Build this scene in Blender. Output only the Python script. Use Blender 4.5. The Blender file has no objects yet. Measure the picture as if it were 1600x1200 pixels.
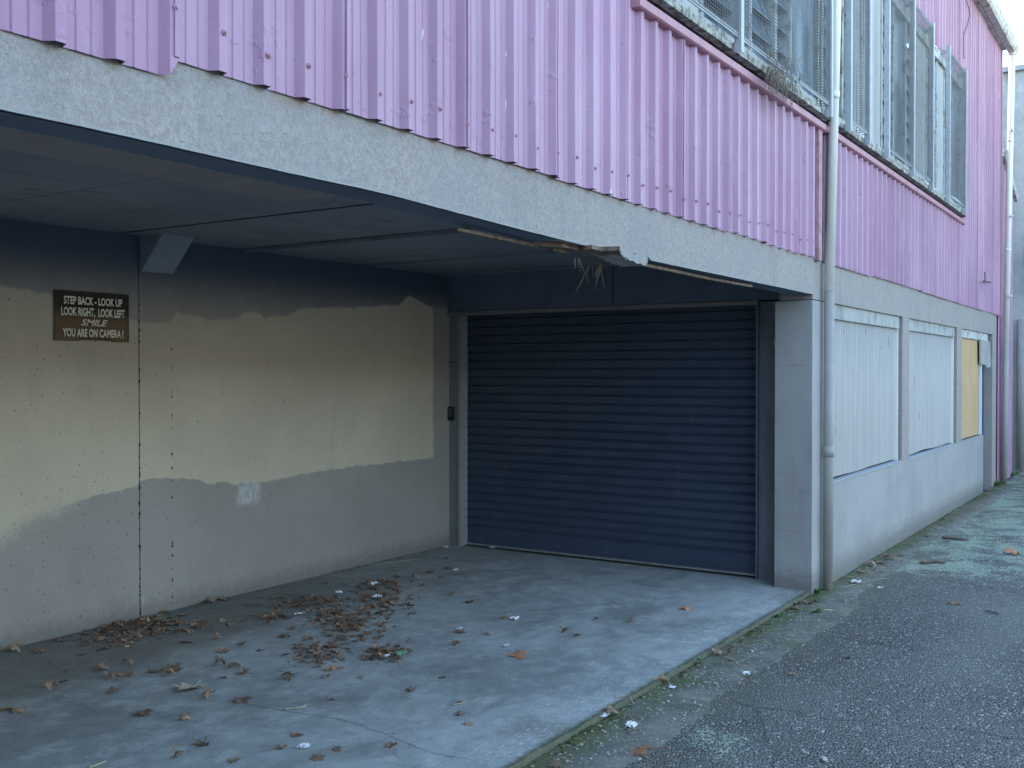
import bpy, bmesh, math, random
from math import radians, sin, cos, pi, sqrt
from mathutils import Vector, Matrix, noise as mnoise

random.seed(7)
S = bpy.context.scene
COL = S.collection
R = random.Random(11)

# ------------------------------------------------------------------ camera model
CAMH = 1.55
F_PX = 1618.0
YAW = radians(33.0)
PITCH = radians(-0.655)
FW = Vector((cos(YAW) * cos(PITCH), sin(YAW) * cos(PITCH), sin(PITCH)))
RT = Vector((sin(YAW), -cos(YAW), 0))
UP = RT.cross(FW)
ORG = Vector((0, 0, CAMH))

def ray(u, v):
    return FW + RT * ((u - 800) / F_PX) + UP * ((600 - v) / F_PX)
def on_z(u, v, z=0.0):
    d = ray(u, v); t = (z - CAMH) / d.z
    return ORG + d * t
def on_y(u, v, y):
    d = ray(u, v); return ORG + d * (y / d.y)
def on_x(u, v, x):
    d = ray(u, v); return ORG + d * (x / d.x)

# ------------------------------------------------------------------ object helpers
def wloc(o):
    v = Vector((0, 0, 0))
    while o is not None:
        v += o.location; o = o.parent
    return v

def tag(o, label=None, cat=None, group=None, kind=None):
    if label: o['label'] = label
    if cat: o['category'] = cat
    if group: o['group'] = group
    if kind: o['kind'] = kind
    return o

def empty(name, loc, label, cat, group=None):
    o = bpy.data.objects.new(name, None); COL.objects.link(o)
    o.location = loc; o.empty_display_size = 0.1
    return tag(o, label, cat, group)

def obj(name, bm, mat, parent=None, loc=None, smooth=False, label=None):
    """bm is in world coordinates; mesh is stored relative to its origin"""
    me = bpy.data.meshes.new(name)
    o = bpy.data.objects.new(name, me); COL.objects.link(o)
    if parent is not None:
        o.parent = parent
        off = wloc(parent)
    elif loc is not None:
        o.location = loc; off = Vector(loc)
    else:
        off = Vector((0, 0, 0))
    bmesh.ops.translate(bm, verts=bm.verts, vec=-off)
    bm.to_mesh(me); bm.free()
    if smooth:
        for p in me.polygons: p.use_smooth = True
    for m in (mat if isinstance(mat, (list, tuple)) else [mat]):
        me.materials.append(m)
    if label: o['label'] = label
    return o

def struct(name, bm, mat, parent=None):
    o = obj(name, bm, mat, parent)
    if parent is None: o['kind'] = 'structure'
    return o

def B(): return bmesh.new()

def box(bm, x0, x1, y0, y1, z0, z1, mi=0):
    vs = [bm.verts.new(p) for p in ((x0,y0,z0),(x1,y0,z0),(x1,y1,z0),(x0,y1,z0),(x0,y0,z1),(x1,y0,z1),(x1,y1,z1),(x0,y1,z1))]
    for f in ((0,3,2,1),(4,5,6,7),(0,1,5,4),(1,2,6,5),(2,3,7,6),(3,0,4,7)):
        fc = bm.faces.new([vs[i] for i in f]); fc.material_index = mi
    return vs

def bevel_all(bm, w=0.004, seg=1):
    bmesh.ops.bevel(bm, geom=[e for e in bm.edges], offset=w, segments=seg, affect='EDGES', profile=0.5)

def obox(bm, p, q, w, h, up=Vector((0, 0, 1)), taper=1.0):
    """bar from p to q with cross-section w x h"""
    p = Vector(p); q = Vector(q); d = (q - p).normalized()
    s = d.cross(up)
    if s.length < 1e-4: s = d.cross(Vector((1, 0, 0)))
    s.normalize(); t = s.cross(d).normalized()
    a = []
    for c, k in ((p, 1.0), (q, taper)):
        for sx, sy in ((-1,-1),(1,-1),(1,1),(-1,1)):
            a.append(bm.verts.new(c + s * (sx * w / 2 * k) + t * (sy * h / 2 * k)))
    for f in ((3,2,1,0),(4,5,6,7),(0,1,5,4),(1,2,6,5),(2,3,7,6),(3,0,4,7)):
        bm.faces.new([a[i] for i in f])

def tube(bm, pts, rads, n=12, cap=True):
    if not isinstance(rads, (list, tuple)): rads = [rads] * len(pts)
    pts = [Vector(p) for p in pts]; rings = []
    ref = None
    for i, p in enumerate(pts):
        d = (pts[min(i+1, len(pts)-1)] - pts[max(i-1, 0)]).normalized()
        if ref is None:
            ref = d.orthogonal().normalized()
        ref = (ref - d * ref.dot(d)).normalized(); b = d.cross(ref)
        rings.append([bm.verts.new(p + (ref * cos(2*pi*k/n) + b * sin(2*pi*k/n)) * rads[i]) for k in range(n)])
    for r0, r1 in zip(rings, rings[1:]):
        for k in range(n):
            f = bm.faces.new([r0[k], r0[(k+1) % n], r1[(k+1) % n], r1[k]]); f.smooth = True
    if cap:
        bm.faces.new(rings[0][::-1]); bm.faces.new(rings[-1])

def poly(bm, pts):
    return bm.faces.new([bm.verts.new(p) for p in pts])

def prism_y(bm, pts, y0, y1):
    """polygon of (x,z) extruded between y0 and y1 (front face at y0)"""
    a = [bm.verts.new((x, y0, z)) for x, z in pts]; b = [bm.verts.new((x, y1, z)) for x, z in pts]
    bm.faces.new(a); bm.faces.new(b[::-1])
    n = len(pts)
    for i in range(n):
        bm.faces.new([a[i], b[i], b[(i+1) % n], a[(i+1) % n]])
    bmesh.ops.recalc_face_normals(bm, faces=bm.faces)

# ------------------------------------------------------------------ node helpers
class M:
    def __init__(s, name):
        s.m = bpy.data.materials.new(name); s.m.use_nodes = True
        s.t = s.m.node_tree; s.t.nodes.clear()
        s.out = s.t.nodes.new('ShaderNodeOutputMaterial')
        s.bsdf = s.t.nodes.new('ShaderNodeBsdfPrincipled')
        s.t.links.new(s.bsdf.outputs[0], s.out.inputs[0])
        s.geo = s.t.nodes.new('ShaderNodeNewGeometry')
        s.pos = s.geo.outputs['Position']
    def n(s, t, **kw):
        x = s.t.nodes.new(t)
        for k, v in kw.items(): setattr(x, k, v)
        return x
    def put(s, sock, v):
        if v is None: return
        if isinstance(v, bpy.types.NodeSocket): s.t.links.new(v, sock)
        elif isinstance(v, (tuple, list)) and sock.type == 'RGBA': sock.default_value = tuple(v)[:3] + (1,)
        else: sock.default_value = v
    def math(s, op, a, b=None, c=None, clamp=False):
        x = s.n('ShaderNodeMath', operation=op, use_clamp=clamp)
        s.put(x.inputs[0], a)
        if b is not None: s.put(x.inputs[1], b)
        if c is not None: s.put(x.inputs[2], c)
        return x.outputs[0]
    def vec(s, sx=1, sy=1, sz=1, v=None, loc=(0, 0, 0), rot=(0, 0, 0)):
        x = s.n('ShaderNodeMapping'); s.put(x.inputs[0], v or s.pos)
        x.inputs['Scale'].default_value = (sx, sy, sz); x.inputs['Location'].default_value = loc
        x.inputs['Rotation'].default_value = rot
        return x.outputs[0]
    def noise(s, scale, detail=4, rough=0.55, v=None, dist=0.0, color=False):
        x = s.n('ShaderNodeTexNoise'); s.put(x.inputs['Vector'], v or s.pos)
        x.inputs['Scale'].default_value = scale; x.inputs['Detail'].default_value = detail
        x.inputs['Roughness'].default_value = rough; x.inputs['Distortion'].default_value = dist
        return x.outputs['Color' if color else 'Fac']
    def vor(s, scale, v=None, feature='F1', out='Distance', rand=1.0, flat=None):
        x = s.n('ShaderNodeTexVoronoi', feature=feature)
        if flat == 'xz': v = s.vec(v=v, rot=(pi / 2, 0, 0))
        if flat: x.voronoi_dimensions = '2D'
        s.put(x.inputs['Vector'], v or s.pos)
        x.inputs['Scale'].default_value = scale; x.inputs['Randomness'].default_value = rand
        return x.outputs[out]
    def ss(s, v, a, b, lo=0.0, hi=1.0):
        x = s.n('ShaderNodeMapRange', interpolation_type='SMOOTHSTEP')
        s.put(x.inputs['Value'], v)
        s.put(x.inputs['From Min'], a); s.put(x.inputs['From Max'], b)
        x.inputs['To Min'].default_value = lo; x.inputs['To Max'].default_value = hi
        return x.outputs[0]
    def mix(s, f, a, b, mode='MIX'):
        x = s.n('ShaderNodeMix', data_type='RGBA', blend_type=mode)
        s.put(x.inputs[0], f); s.put(x.inputs[6], a); s.put(x.inputs[7], b)
        return x.outputs[2]
    def xyz(s, v=None):
        x = s.n('ShaderNodeSeparateXYZ'); s.put(x.inputs[0], v or s.pos); return x.outputs
    def bump(s, h, strength=0.3, dist=0.01, prev=None):
        x = s.n('ShaderNodeBump'); s.put(x.inputs['Height'], h)
        x.inputs['Strength'].default_value = strength; x.inputs['Distance'].default_value = dist
        if prev is not None: s.t.links.new(prev, x.inputs['Normal'])
        s.t.links.new(x.outputs[0], s.bsdf.inputs['Normal']); return x.outputs[0]
    def curve(s, v, pts, x0, x1, y0, y1):
        """piecewise curve v in [x0,x1] -> [y0,y1]"""
        mr = s.n('ShaderNodeMapRange'); s.put(mr.inputs[0], v)
        mr.inputs[1].default_value = x0; mr.inputs[2].default_value = x1
        c = s.n('ShaderNodeFloatCurve'); s.t.links.new(mr.outputs[0], c.inputs['Value'])
        cu = c.mapping.curves[0]
        P = sorted(((px - x0) / (x1 - x0), (py - y0) / (y1 - y0)) for px, py in pts)
        while len(cu.points) < len(P): cu.points.new(0.5, 0.5)
        for pt, (a, b) in zip(cu.points, P):
            pt.location = (a, b); pt.handle_type = 'VECTOR'
        c.mapping.update()
        return s.math('MULTIPLY_ADD', c.outputs[0], y1 - y0, y0)
    def fin(s, col, rough=0.8, spec=0.3, metal=0.0):
        s.put(s.bsdf.inputs['Base Color'], col); s.put(s.bsdf.inputs['Roughness'], rough)
        s.put(s.bsdf.inputs['Specular IOR Level'], spec); s.put(s.bsdf.inputs['Metallic'], metal)
        return s.m

def jitter(c, k): return tuple(max(0, min(1, x * k)) for x in c)

def simple(name, col, rough=0.7, var=0.25, scale=12, metal=0.0, spec=0.3, bs=0.15, bd=0.004, stretch=(1,1,1)):
    m = M(name)
    v = m.vec(*stretch)
    n1 = m.noise(scale, 5, 0.6, v); n2 = m.noise(scale * 7, 3, 0.6, v)
    f = m.math('ADD', m.math('MULTIPLY', n1, 0.7), m.math('MULTIPLY', n2, 0.3))
    c = m.mix(m.ss(f, 0.3, 0.7), jitter(col, 1 - var), jitter(col, 1 + var))
    m.bump(n2, bs, bd)
    return m.fin(c, rough, spec, metal)

# ------------------------------------------------------------------ key measures
YF = 2.20      # face of the concrete beam and wall
YW = 5.52      # inner side wall of the bay
XD = 7.58      # roller door curtain
XR = 7.47      # wall round the door
CEIL = 2.41
ZB0, ZB1 = 2.135, 2.10   # underside of beam, left and right
ZC = 2.36      # bottom of the cladding
X_END = 15.75
EAVE = 6.06

# ------------------------------------------------------------------ MATERIALS
def mat_fascia():
    m = M('rough_render')
    sep = m.xyz()
    a = m.noise(62, 5, 0.7, dist=0.5); b = m.noise(3.0, 4, 0.6); c = m.noise(170, 3, 0.7)
    f = m.math('ADD', m.math('MULTIPLY', a, 0.6), m.math('MULTIPLY', c, 0.4))
    col = m.mix(m.ss(f, 0.36, 0.64), (0.29, 0.262, 0.248), (0.44, 0.40, 0.375))
    col = m.mix(m.ss(b, 0.35, 0.75, 0, 0.5), col, (0.30, 0.305, 0.30))
    # pale lime streaks running down
    st = m.noise(2.2, 4, 0.6, m.vec(3.2, 1, 0.12)); col = m.mix(m.ss(st, 0.62, 0.76, 0, 0.5), col, (0.48, 0.49, 0.48))
    dm = m.noise(1.7, 5, 0.7, m.vec(2.0, 1, 0.25, loc=(3, 0, 1))); col = m.mix(m.ss(dm, 0.54, 0.70, 0, 0.35), col, (0.20, 0.195, 0.18))
    # rusty brown dribble just under the sheets
    rz = m.ss(sep[2], 2.30, 2.365); rn = m.ss(m.noise(9, 3, 0.6, m.vec(1, 1, .4)), 0.45, 0.7)
    col = m.mix(m.math('MULTIPLY', m.math('MULTIPLY', rz, rn), 0.65), col, (0.30, 0.20, 0.13))
    h = m.math('ADD', m.math('MULTIPLY', a, 1.0), m.math('MULTIPLY', c, 0.7))
    m.bump(h, 0.75, 0.006)
    return m.fin(col, 0.9, 0.2)

def mat_wallpaint(name='painted_concrete', base=(0.36, 0.355, 0.35)):
    m = M(name); sep = m.xyz()
    a = m.noise(1.6, 5, 0.6); b = m.noise(24, 5, 0.65); c = m.noise(6, 5, 0.6, m.vec(1, 1, 0.25))
    col = m.mix(m.ss(a, 0.3, 0.7), jitter(base, 0.90), jitter(base, 1.07))
    col = m.mix(m.ss(c, 0.5, 0.75, 0, 0.35), col, jitter(base, 1.15))
    # ground splash: dark grime low down
    low = m.math('ADD', sep[2], m.math('MULTIPLY', b, -0.22))
    col = m.mix(m.ss(low, -0.10, 0.10, 0.75, 0), col, (0.16, 0.16, 0.14))
    dr = m.noise(3.2, 5, 0.7, m.vec(3.2, 1, 0.22, loc=(1, 0, 4))); col = m.mix(m.ss(dr, 0.52, 0.70, 0, 0.28), col, jitter(base, 0.55))
    sp = m.vor(26, flat='xz'); spn = m.noise(3.5, 2)
    pits = m.math('MULTIPLY', m.math('LESS_THAN', sp, 0.045), m.math('GREATER_THAN', spn, 0.54))
    col = m.mix(m.math('MULTIPLY', pits, 0.6), col, (0.10, 0.10, 0.10))
    m.bump(m.math('SUBTRACT', m.math('ADD', m.math('MULTIPLY', b, 0.5), a), m.math('MULTIPLY', pits, 0.6)), 0.35, 0.008)
    return m.fin(col, 0.8, 0.25)

def mat_baywall():
    """three coats of paint with hand-cut edges, shade painted into the top one, pits near the left"""
    m = M('bay_wall_paint'); sep = m.xyz()
    def P(pts): return [(on_y(u, v, YW).x, on_y(u, v, YW).z) for u, v in pts]
    lowpts = P([(0, 842), (40, 815), (95, 792), (150, 775), (200, 763), (217, 762), (221, 748), (262, 747), (320, 749), (324, 757),
                (356, 752), (362, 758), (420, 752), (500, 736), (560, 728), (671, 716)])
    toppts = P([(0, 446), (40, 452), (85, 462), (150, 478), (215, 500), (222, 503), (266, 504), (272, 488), (318, 494), (322, 500), (372, 498), (378, 488), (408, 488),
                (412, 496), (455, 492), (466, 482), (540, 480), (600, 478), (625, 476), (640, 461), (660, 473), (680, 482)])
    xl = lowpts[0][0]; xr = on_y(678, 600, YW).x
    lowpts = [(-4, lowpts[0][1] - 0.25)] + lowpts + [(8.2, lowpts[-1][1])]
    toppts = [(-4, toppts[0][1] + 0.1)] + toppts + [(8.2, toppts[-1][1])]
    wob = m.noise(14, 4, 0.7); wb = m.math('MULTIPLY_ADD', wob, 0.05, -0.025)
    zb = m.math('ADD', sep[2], wb)
    lo = m.curve(sep[0], lowpts, -4, 8.2, 0, 2.6); hi = m.curve(sep[0], toppts, -4, 8.2, 0, 2.6)
    above_lo = m.ss(m.math('SUBTRACT', zb, lo), -0.006, 0.006)
    # at the far left the edge feathers out
    soft = m.ss(m.math('SUBTRACT', m.math('ADD', zb, m.math('MULTIPLY', wb, 2.0)), lo), -0.10, 0.08)
    above_lo = m.mix(m.ss(sep[0], 3.55, 3.9), soft, above_lo)
    below_hi = m.ss(m.math('SUBTRACT', hi, zb), -0.012, 0.018)
    left_of = m.ss(m.math('SUBTRACT', xr, m.math('ADD', sep[0], m.math('MULTIPLY', wb, 1.2))), -0.004, 0.02)
    beige_f = m.math('MULTIPLY', m.math('MULTIPLY', above_lo, below_hi), left_of)
    a = m.noise(1.3, 5, 0.6); b = m.noise(30, 5, 0.7); c = m.noise(5, 5, 0.65, m.vec(1, 1, 0.3))
    grey = m.mix(m.ss(a, 0.3, 0.7), (0.30, 0.272, 0.235), (0.355, 0.322, 0.28))
    beige = m.mix(m.ss(a, 0.3, 0.7), (0.545, 0.462, 0.345), (0.615, 0.522, 0.39))
    beige = m.mix(m.ss(c, 0.45, 0.75, 0, 0.45), beige, (0.48, 0.42, 0.325))
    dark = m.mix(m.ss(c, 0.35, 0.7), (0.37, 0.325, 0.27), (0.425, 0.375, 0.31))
    dark = m.mix(m.ss(zb, 1.90, 2.30), dark, (0.09, 0.105, 0.14))  # shade under the ceiling put into the colour: darkens to navy with height
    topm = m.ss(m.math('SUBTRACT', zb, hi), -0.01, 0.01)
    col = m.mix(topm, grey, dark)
    col = m.mix(beige_f, col, beige)
    # a scrubbed pale patch below the paint edge
    px = on_y(390, 770, YW)
    dx = m.math('ABSOLUTE', m.math('SUBTRACT', m.math('ADD', sep[0], m.math('MULTIPLY', wb, 2)), px.x)); dz = m.math('ABSOLUTE', m.math('SUBTRACT', zb, px.z))
    pm = m.math('MULTIPLY', m.ss(dx, 0.07, 0.13, 1, 0), m.ss(dz, 0.05, 0.10, 1, 0))
    pm = m.math('MULTIPLY', pm, m.ss(m.noise(40, 4, 0.7, m.vec(1.5, 1, 0.3)), 0.3, 0.6))
    col = m.mix(m.math('MULTIPLY', pm, 0.8), col, (0.56, 0.555, 0.53))
    # little dribbles of white paint
    dr = m.noise(55, 2, 0.5, m.vec(1, 1, 0.06)); dl = m.noise(4, 2)
    col = m.mix(m.math('MULTIPLY', m.math('GREATER_THAN', dr, 0.76), m.math('GREATER_THAN', dl, 0.55)), col, (0.5, 0.5, 0.49))
    # hair cracks and scratches
    cr = m.vor(2.6, m.vec(1, 1, 1.6, v=m.mix(0.25, m.pos, m.noise(3, 4, 0.7, color=True))), feature='DISTANCE_TO_EDGE')
    crm = m.math('MULTIPLY', m.math('LESS_THAN', cr, 0.0035), m.math('GREATER_THAN', m.noise(2.3, 4, 0.7), 0.50))
    col = m.mix(m.math('MULTIPLY', crm, 0.16), col, (0.10, 0.10, 0.09))
    scr = m.noise(20, 4, 0.75, m.vec(1.0, 1, 5.0)); scm = m.math('MULTIPLY', m.math('GREATER_THAN', scr, 0.68), m.math('GREATER_THAN', m.noise(1.7, 2), 0.48))
    col = m.mix(m.math('MULTIPLY', scm, 0.45), col, (0.13, 0.13, 0.12))
    # air-bubble pits, dense on the left panel
    den = m.ss(sep[0], 3.7, 4.9, 0.42, 0.08)
    v1 = m.vor(9, out='Distance', flat='xz'); vcol = m.vor(9, out='Color', flat='xz')
    vs = m.n('ShaderNodeSeparateColor'); m.put(vs.inputs[0], vcol)
    rr = m.math('MULTIPLY', vs.outputs[0], 0.065)
    pit = m.math('MULTIPLY', m.math('LESS_THAN', v1, rr), m.math('LESS_THAN', vs.outputs[1], den))
    v2 = m.vor(30, out='Distance', flat='xz'); vc2 = m.vor(30, out='Color', flat='xz'); vs2 = m.n('ShaderNodeSeparateColor'); m.put(vs2.inputs[0], vc2)
    pit2 = m.math('MULTIPLY', m.math('LESS_THAN', v2, m.math('MULTIPLY', vs2.outputs[0], 0.16)), m.math('LESS_THAN', vs2.outputs[1], m.math('MULTIPLY', den, 0.45)))
    pit = m.math('MAXIMUM', pit, pit2)
    col = m.mix(m.math('MULTIPLY', pit, 0.55), col, (0.035, 0.035, 0.035))
    # dirt at the foot
    low = m.math('ADD', sep[2], m.math('MULTIPLY', b, -0.2))
    col = m.mix(m.ss(low, -0.09, 0.06, 0.55, 0), col, (0.11, 0.11, 0.10))
    m.bump(m.math('SUBTRACT', m.math('ADD', m.math('MULTIPLY', b, 0.35), m.math('ADD', a, m.math('MULTIPLY', c, .4))), m.math('MULTIPLY', pit, 0.8)), 0.4, 0.01)
    return m.fin(col, 0.72, 0.3)

def mat_pink():
    m = M('pink_steel_sheet'); sep = m.xyz()
    a = m.noise(0.8, 4, 0.6); b = m.noise(5, 5, 0.6, m.vec(2.5, 2.5, 0.25)); d = m.noise(60, 3, 0.6)
    col = m.mix(m.ss(a, 0.3, 0.7), (0.405, 0.235, 0.345), (0.465, 0.267, 0.395))
    col = m.mix(m.ss(b, 0.50, 0.75, 0, 0.45), col, (0.51, 0.34, 0.46))
    # each sheet a slightly different tone
    sh = m.math('FLOOR', m.math('DIVIDE', m.math('SUBTRACT', sep[0], 1.77), 0.64))
    wn = m.n('ShaderNodeTexWhiteNoise', noise_dimensions='1D'); m.put(wn.inputs['W'], sh)
    fade = m.noise(1.1, 4, 0.65, m.vec(1, 1, 0.6, loc=(5, 0, 2)))
    col = m.mix(m.ss(fade, 0.45, 0.72, 0, 0.45), col, (0.54, 0.38, 0.48))
    dk = m.noise(2.5, 5, 0.7, m.vec(6, 6, 0.18, loc=(0, 0, 3)))
    col = m.mix(m.ss(dk, 0.54, 0.74, 0, 0.35), col, (0.36, 0.22, 0.29))
    hs = m.n('ShaderNodeHueSaturation'); m.put(hs.inputs['Color'], col)
    m.put(hs.inputs['Value'], m.math('MULTIPLY_ADD', wn.outputs['Value'], 0.12, 0.93))
    m.put(hs.inputs['Saturation'], m.math('MULTIPLY_ADD', wn.outputs['Value'], -0.10, 1.03)); col = hs.outputs[0]
    # chalk marks and grime streaks from above
    g = m.noise(4, 5, 0.7, m.vec(5, 5, 0.2)); gz = m.ss(sep[2], 2.7, 3.35)
    col = m.mix(m.math('MULTIPLY', m.ss(g, 0.50, 0.72), m.math('MULTIPLY', gz, 0.35)), col, (0.33, 0.21, 0.24))
    ch = m.math('GREATER_THAN', m.noise(45, 2, 0.5, m.vec(1, 1, 0.13)), 0.77)
    col = m.mix(m.math('MULTIPLY', ch, 0.7), col, (0.80, 0.74, 0.78))
    rs = m.math('GREATER_THAN', m.math('MULTIPLY', m.noise(30, 4, 0.7), m.noise(6, 2)), 0.43)
    col = m.mix(m.math('MULTIPLY', rs, 0.5), col, (0.30, 0.16, 0.15))
    m.bump(m.math('ADD', m.math('ADD', m.noise(3.5, 3, 0.5, m.vec(1, 1, 0.5)), m.math('MULTIPLY', m.ss(m.noise(14, 3, .6), .6, .75), .5)), m.math('MULTIPLY', d, 0.03)), 0.35, 0.02)
    return m.fin(col, 0.48, 0.4)

def mat_slab():
    m = M('slab_concrete'); sep = m.xyz()
    a = m.noise(0.9, 6, 0.62, dist=0.5); b = m.noise(7, 6, 0.7); c = m.noise(90, 3, 0.7); d = m.noise(3.2, 6, 0.7, m.vec(0.45, 1.6, 1))
    col = m.mix(m.ss(a, 0.28, 0.72), (0.25, 0.268, 0.26), (0.40, 0.422, 0.41))
    col = m.mix(m.ss(b, 0.42, 0.68, 0, 0.65), col, (0.51, 0.535, 0.525))
    col = m.mix(m.ss(d, 0.50, 0.75, 0, 0.6), col, (0.225, 0.235, 0.235))
    # damp, silty band along the side wall
    wy = m.math('ADD', sep[1], m.math('MULTIPLY_ADD', m.noise(2.0, 5, 0.65), 1.3, -0.65))
    wx = m.ss(sep[0], 6.8, 4.4)
    col = m.mix(m.math('MULTIPLY', m.ss(wy, 4.35, 5.0), m.math('MULTIPLY_ADD', wx, 0.50, 0.30)), col, (0.15, 0.145, 0.12))
    oil = m.ss(m.noise(1.5, 5, 0.6, m.vec(1, 1, 1, loc=(4, 2, 0))), 0.58, 0.70, 0, 0.55)
    col = m.mix(oil, col, (0.20, 0.195, 0.165))
    big = m.noise(1.1, 6, 0.68, m.vec(0.8, 1.5, 1, loc=(2.3, 7.1, 0)), dist=0.8)
    col = m.mix(m.ss(big, 0.50, 0.66, 0, 0.55), col, (0.17, 0.175, 0.165))
    # specks
    sp = m.math('MULTIPLY', m.math('LESS_THAN', m.vor(42, flat='xy'), 0.10), m.math('GREATER_THAN', m.noise(4, 3), 0.56))
    col = m.mix(m.math('MULTIPLY', sp, 0.7), col, (0.05, 0.05, 0.045))
    wsn = m.math('MULTIPLY', m.math('LESS_THAN', m.vor(33, m.vec(1, 1, 1, loc=(3, 1, 0)), flat='xy'), 0.07), m.math('GREATER_THAN', m.noise(3, 3, v=m.vec(loc=(9, 2, 0))), 0.56))
    col = m.mix(m.math('MULTIPLY', wsn, 0.8), col, (0.7, 0.7, 0.68))
    # white scuffs near the outer edge, lichen tint
    ey = m.ss(sep[1], 2.75, 2.25); en = m.ss(m.noise(26, 5, 0.75, m.vec(1, 2.4, 1)), 0.54, 0.66)
    col = m.mix(m.math('MULTIPLY', m.math('MULTIPLY', ey, en), 0.75), col, (0.78, 0.80, 0.78))
    hair = m.vor(0.9, m.mix(0.22, m.pos, m.noise(2, 5, 0.7, color=True)), feature='DISTANCE_TO_EDGE')
    col = m.mix(m.math('MULTIPLY', m.math('LESS_THAN', hair, 0.0009), 0.35), col, (0.06, 0.06, 0.055))
    lip = m.math('ADD', sep[1], m.math('MULTIPLY_ADD', m.noise(20, 5, 0.75), 0.06, -0.03))
    col = m.mix(m.math('MAXIMUM', m.ss(lip, 2.262, 2.212), m.ss(sep[2], -0.001, -0.004)), col, m.mix(m.noise(35, 4, .7), (0.035, 0.045, 0.02), (0.16, 0.17, 0.11)))
    m.bump(m.math('ADD', m.math('MULTIPLY', b, 0.6), m.math('MULTIPLY', c, 0.35)), 0.45, 0.006)
    rough = m.ss(a, 0.3, 0.7, 0.78, 0.60)
    return m.fin(col, rough, 0.35)

def mat_asphalt():
    m = M('asphalt'); sep = m.xyz()
    v = m.vor(85, out='Distance', flat='xy'); vc = m.vor(85, out='Color', flat='xy')
    sc = m.n('ShaderNodeSeparateColor'); m.put(sc.inputs[0], vc)
    a = m.noise(0.7, 5, 0.6); b = m.noise(5, 5, 0.65)
    stone = m.mix(sc.outputs[0], (0.085, 0.088, 0.082), (0.34, 0.345, 0.315))
    col = m.mix(m.ss(v, 0.30, 0.55), stone, (0.028, 0.029, 0.031))
    col = m.mix(m.math('MULTIPLY', m.math('GREATER_THAN', sc.outputs[1], 0.962), 0.85), col, (0.55, 0.55, 0.53))
    col = m.mix(m.ss(a, 0.40, 0.68, 0, 0.55), col, (0.19, 0.205, 0.18))
    col = m.mix(m.ss(b, 0.55, 0.80, 0, 0.35), col, (0.030, 0.032, 0.034))
    ck = m.vor(0.7, m.mix(0.3, m.pos, m.noise(1.6, 5, 0.7, color=True)), feature='DISTANCE_TO_EDGE')
    col = m.mix(m.math('MULTIPLY', m.math('LESS_THAN', ck, 0.004), 0.6), col, (0.02, 0.02, 0.02))
    wear = m.noise(0.45, 3, 0.5, m.vec(0.35, 1.6, 1, rot=(0, 0, .1))); col = m.mix(m.ss(wear, 0.45, 0.65, 0, 0.35), col, (0.235, 0.25, 0.22))
    # pale green lichen: thick far up the lane, one bloom close by
    blotch = m.noise(2.3, 6, 0.75); fine = m.noise(36, 6, 0.85); vfine = m.noise(75, 3, 0.7)
    far = m.math('MULTIPLY', m.ss(sep[0], 7.4, 9.0), m.ss(sep[1], -3.5, -0.5))
    p = on_z(1110, 1160, -0.03)
    def bloom(px, r0, r1):
        dx = m.math('SUBTRACT', sep[0], px.x); dy = m.math('SUBTRACT', sep[1], px.y)
        dd = m.math('SQRT', m.math('ADD', m.math('MULTIPLY', dx, dx), m.math('MULTIPLY', dy, dy)))
        return m.ss(dd, r0, r1, 1, 0)
    b1 = m.math('MULTIPLY', bloom(p, 0.05, 0.75), 0.8); b2 = m.math('MULTIPLY', bloom(on_z(1240, 990, -.03), 0.1, 0.8), 0.35)
    b3 = m.math('MULTIPLY', bloom(on_z(1440, 905, -.03), 0.3, 1.7), 0.6)
    reg = m.math('MAXIMUM', m.math('MAXIMUM', far, b1), m.math('MAXIMUM', b2, b3))
    thr = m.math('SUBTRACT', 0.86, m.math('MULTIPLY', reg, m.math('MULTIPLY_ADD', blotch, 0.95, -0.09)))
    lm = m.ss(m.math('SUBTRACT', m.math('ADD', m.math('MULTIPLY', fine, 0.62), m.math('MULTIPLY', vfine, 0.38)), thr), -0.03, 0.07)
    lm = m.math('MULTIPLY', lm, m.ss(m.math('ADD', v, m.math('MULTIPLY', m.noise(160, 2), .5)), 1.05, 0.50))
    lcol = m.mix(m.noise(9, 2), (0.36, 0.47, 0.36), (0.50, 0.62, 0.48))
    # silt and moss creeping from the wall side
    sy = m.math('ADD', sep[1], m.math('MULTIPLY_ADD', m.noise(3, 6, 0.7), 0.9, -0.45))
    col = m.mix(m.ss(sy, 1.45, 2.05, 0, 0.85), col, m.mix(m.noise(30, 4, 0.7), (0.075, 0.08, 0.055), (0.21, 0.21, 0.17)))
    col = m.mix(m.math('MULTIPLY', lm, 0.92), col, lcol)
    m.bump(m.math('ADD', m.math('MULTIPLY', v, -1.0), m.math('MULTIPLY', b, 0.5)), 0.9, 0.008)
    return m.fin(col, 0.75, 0.35)

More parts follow.
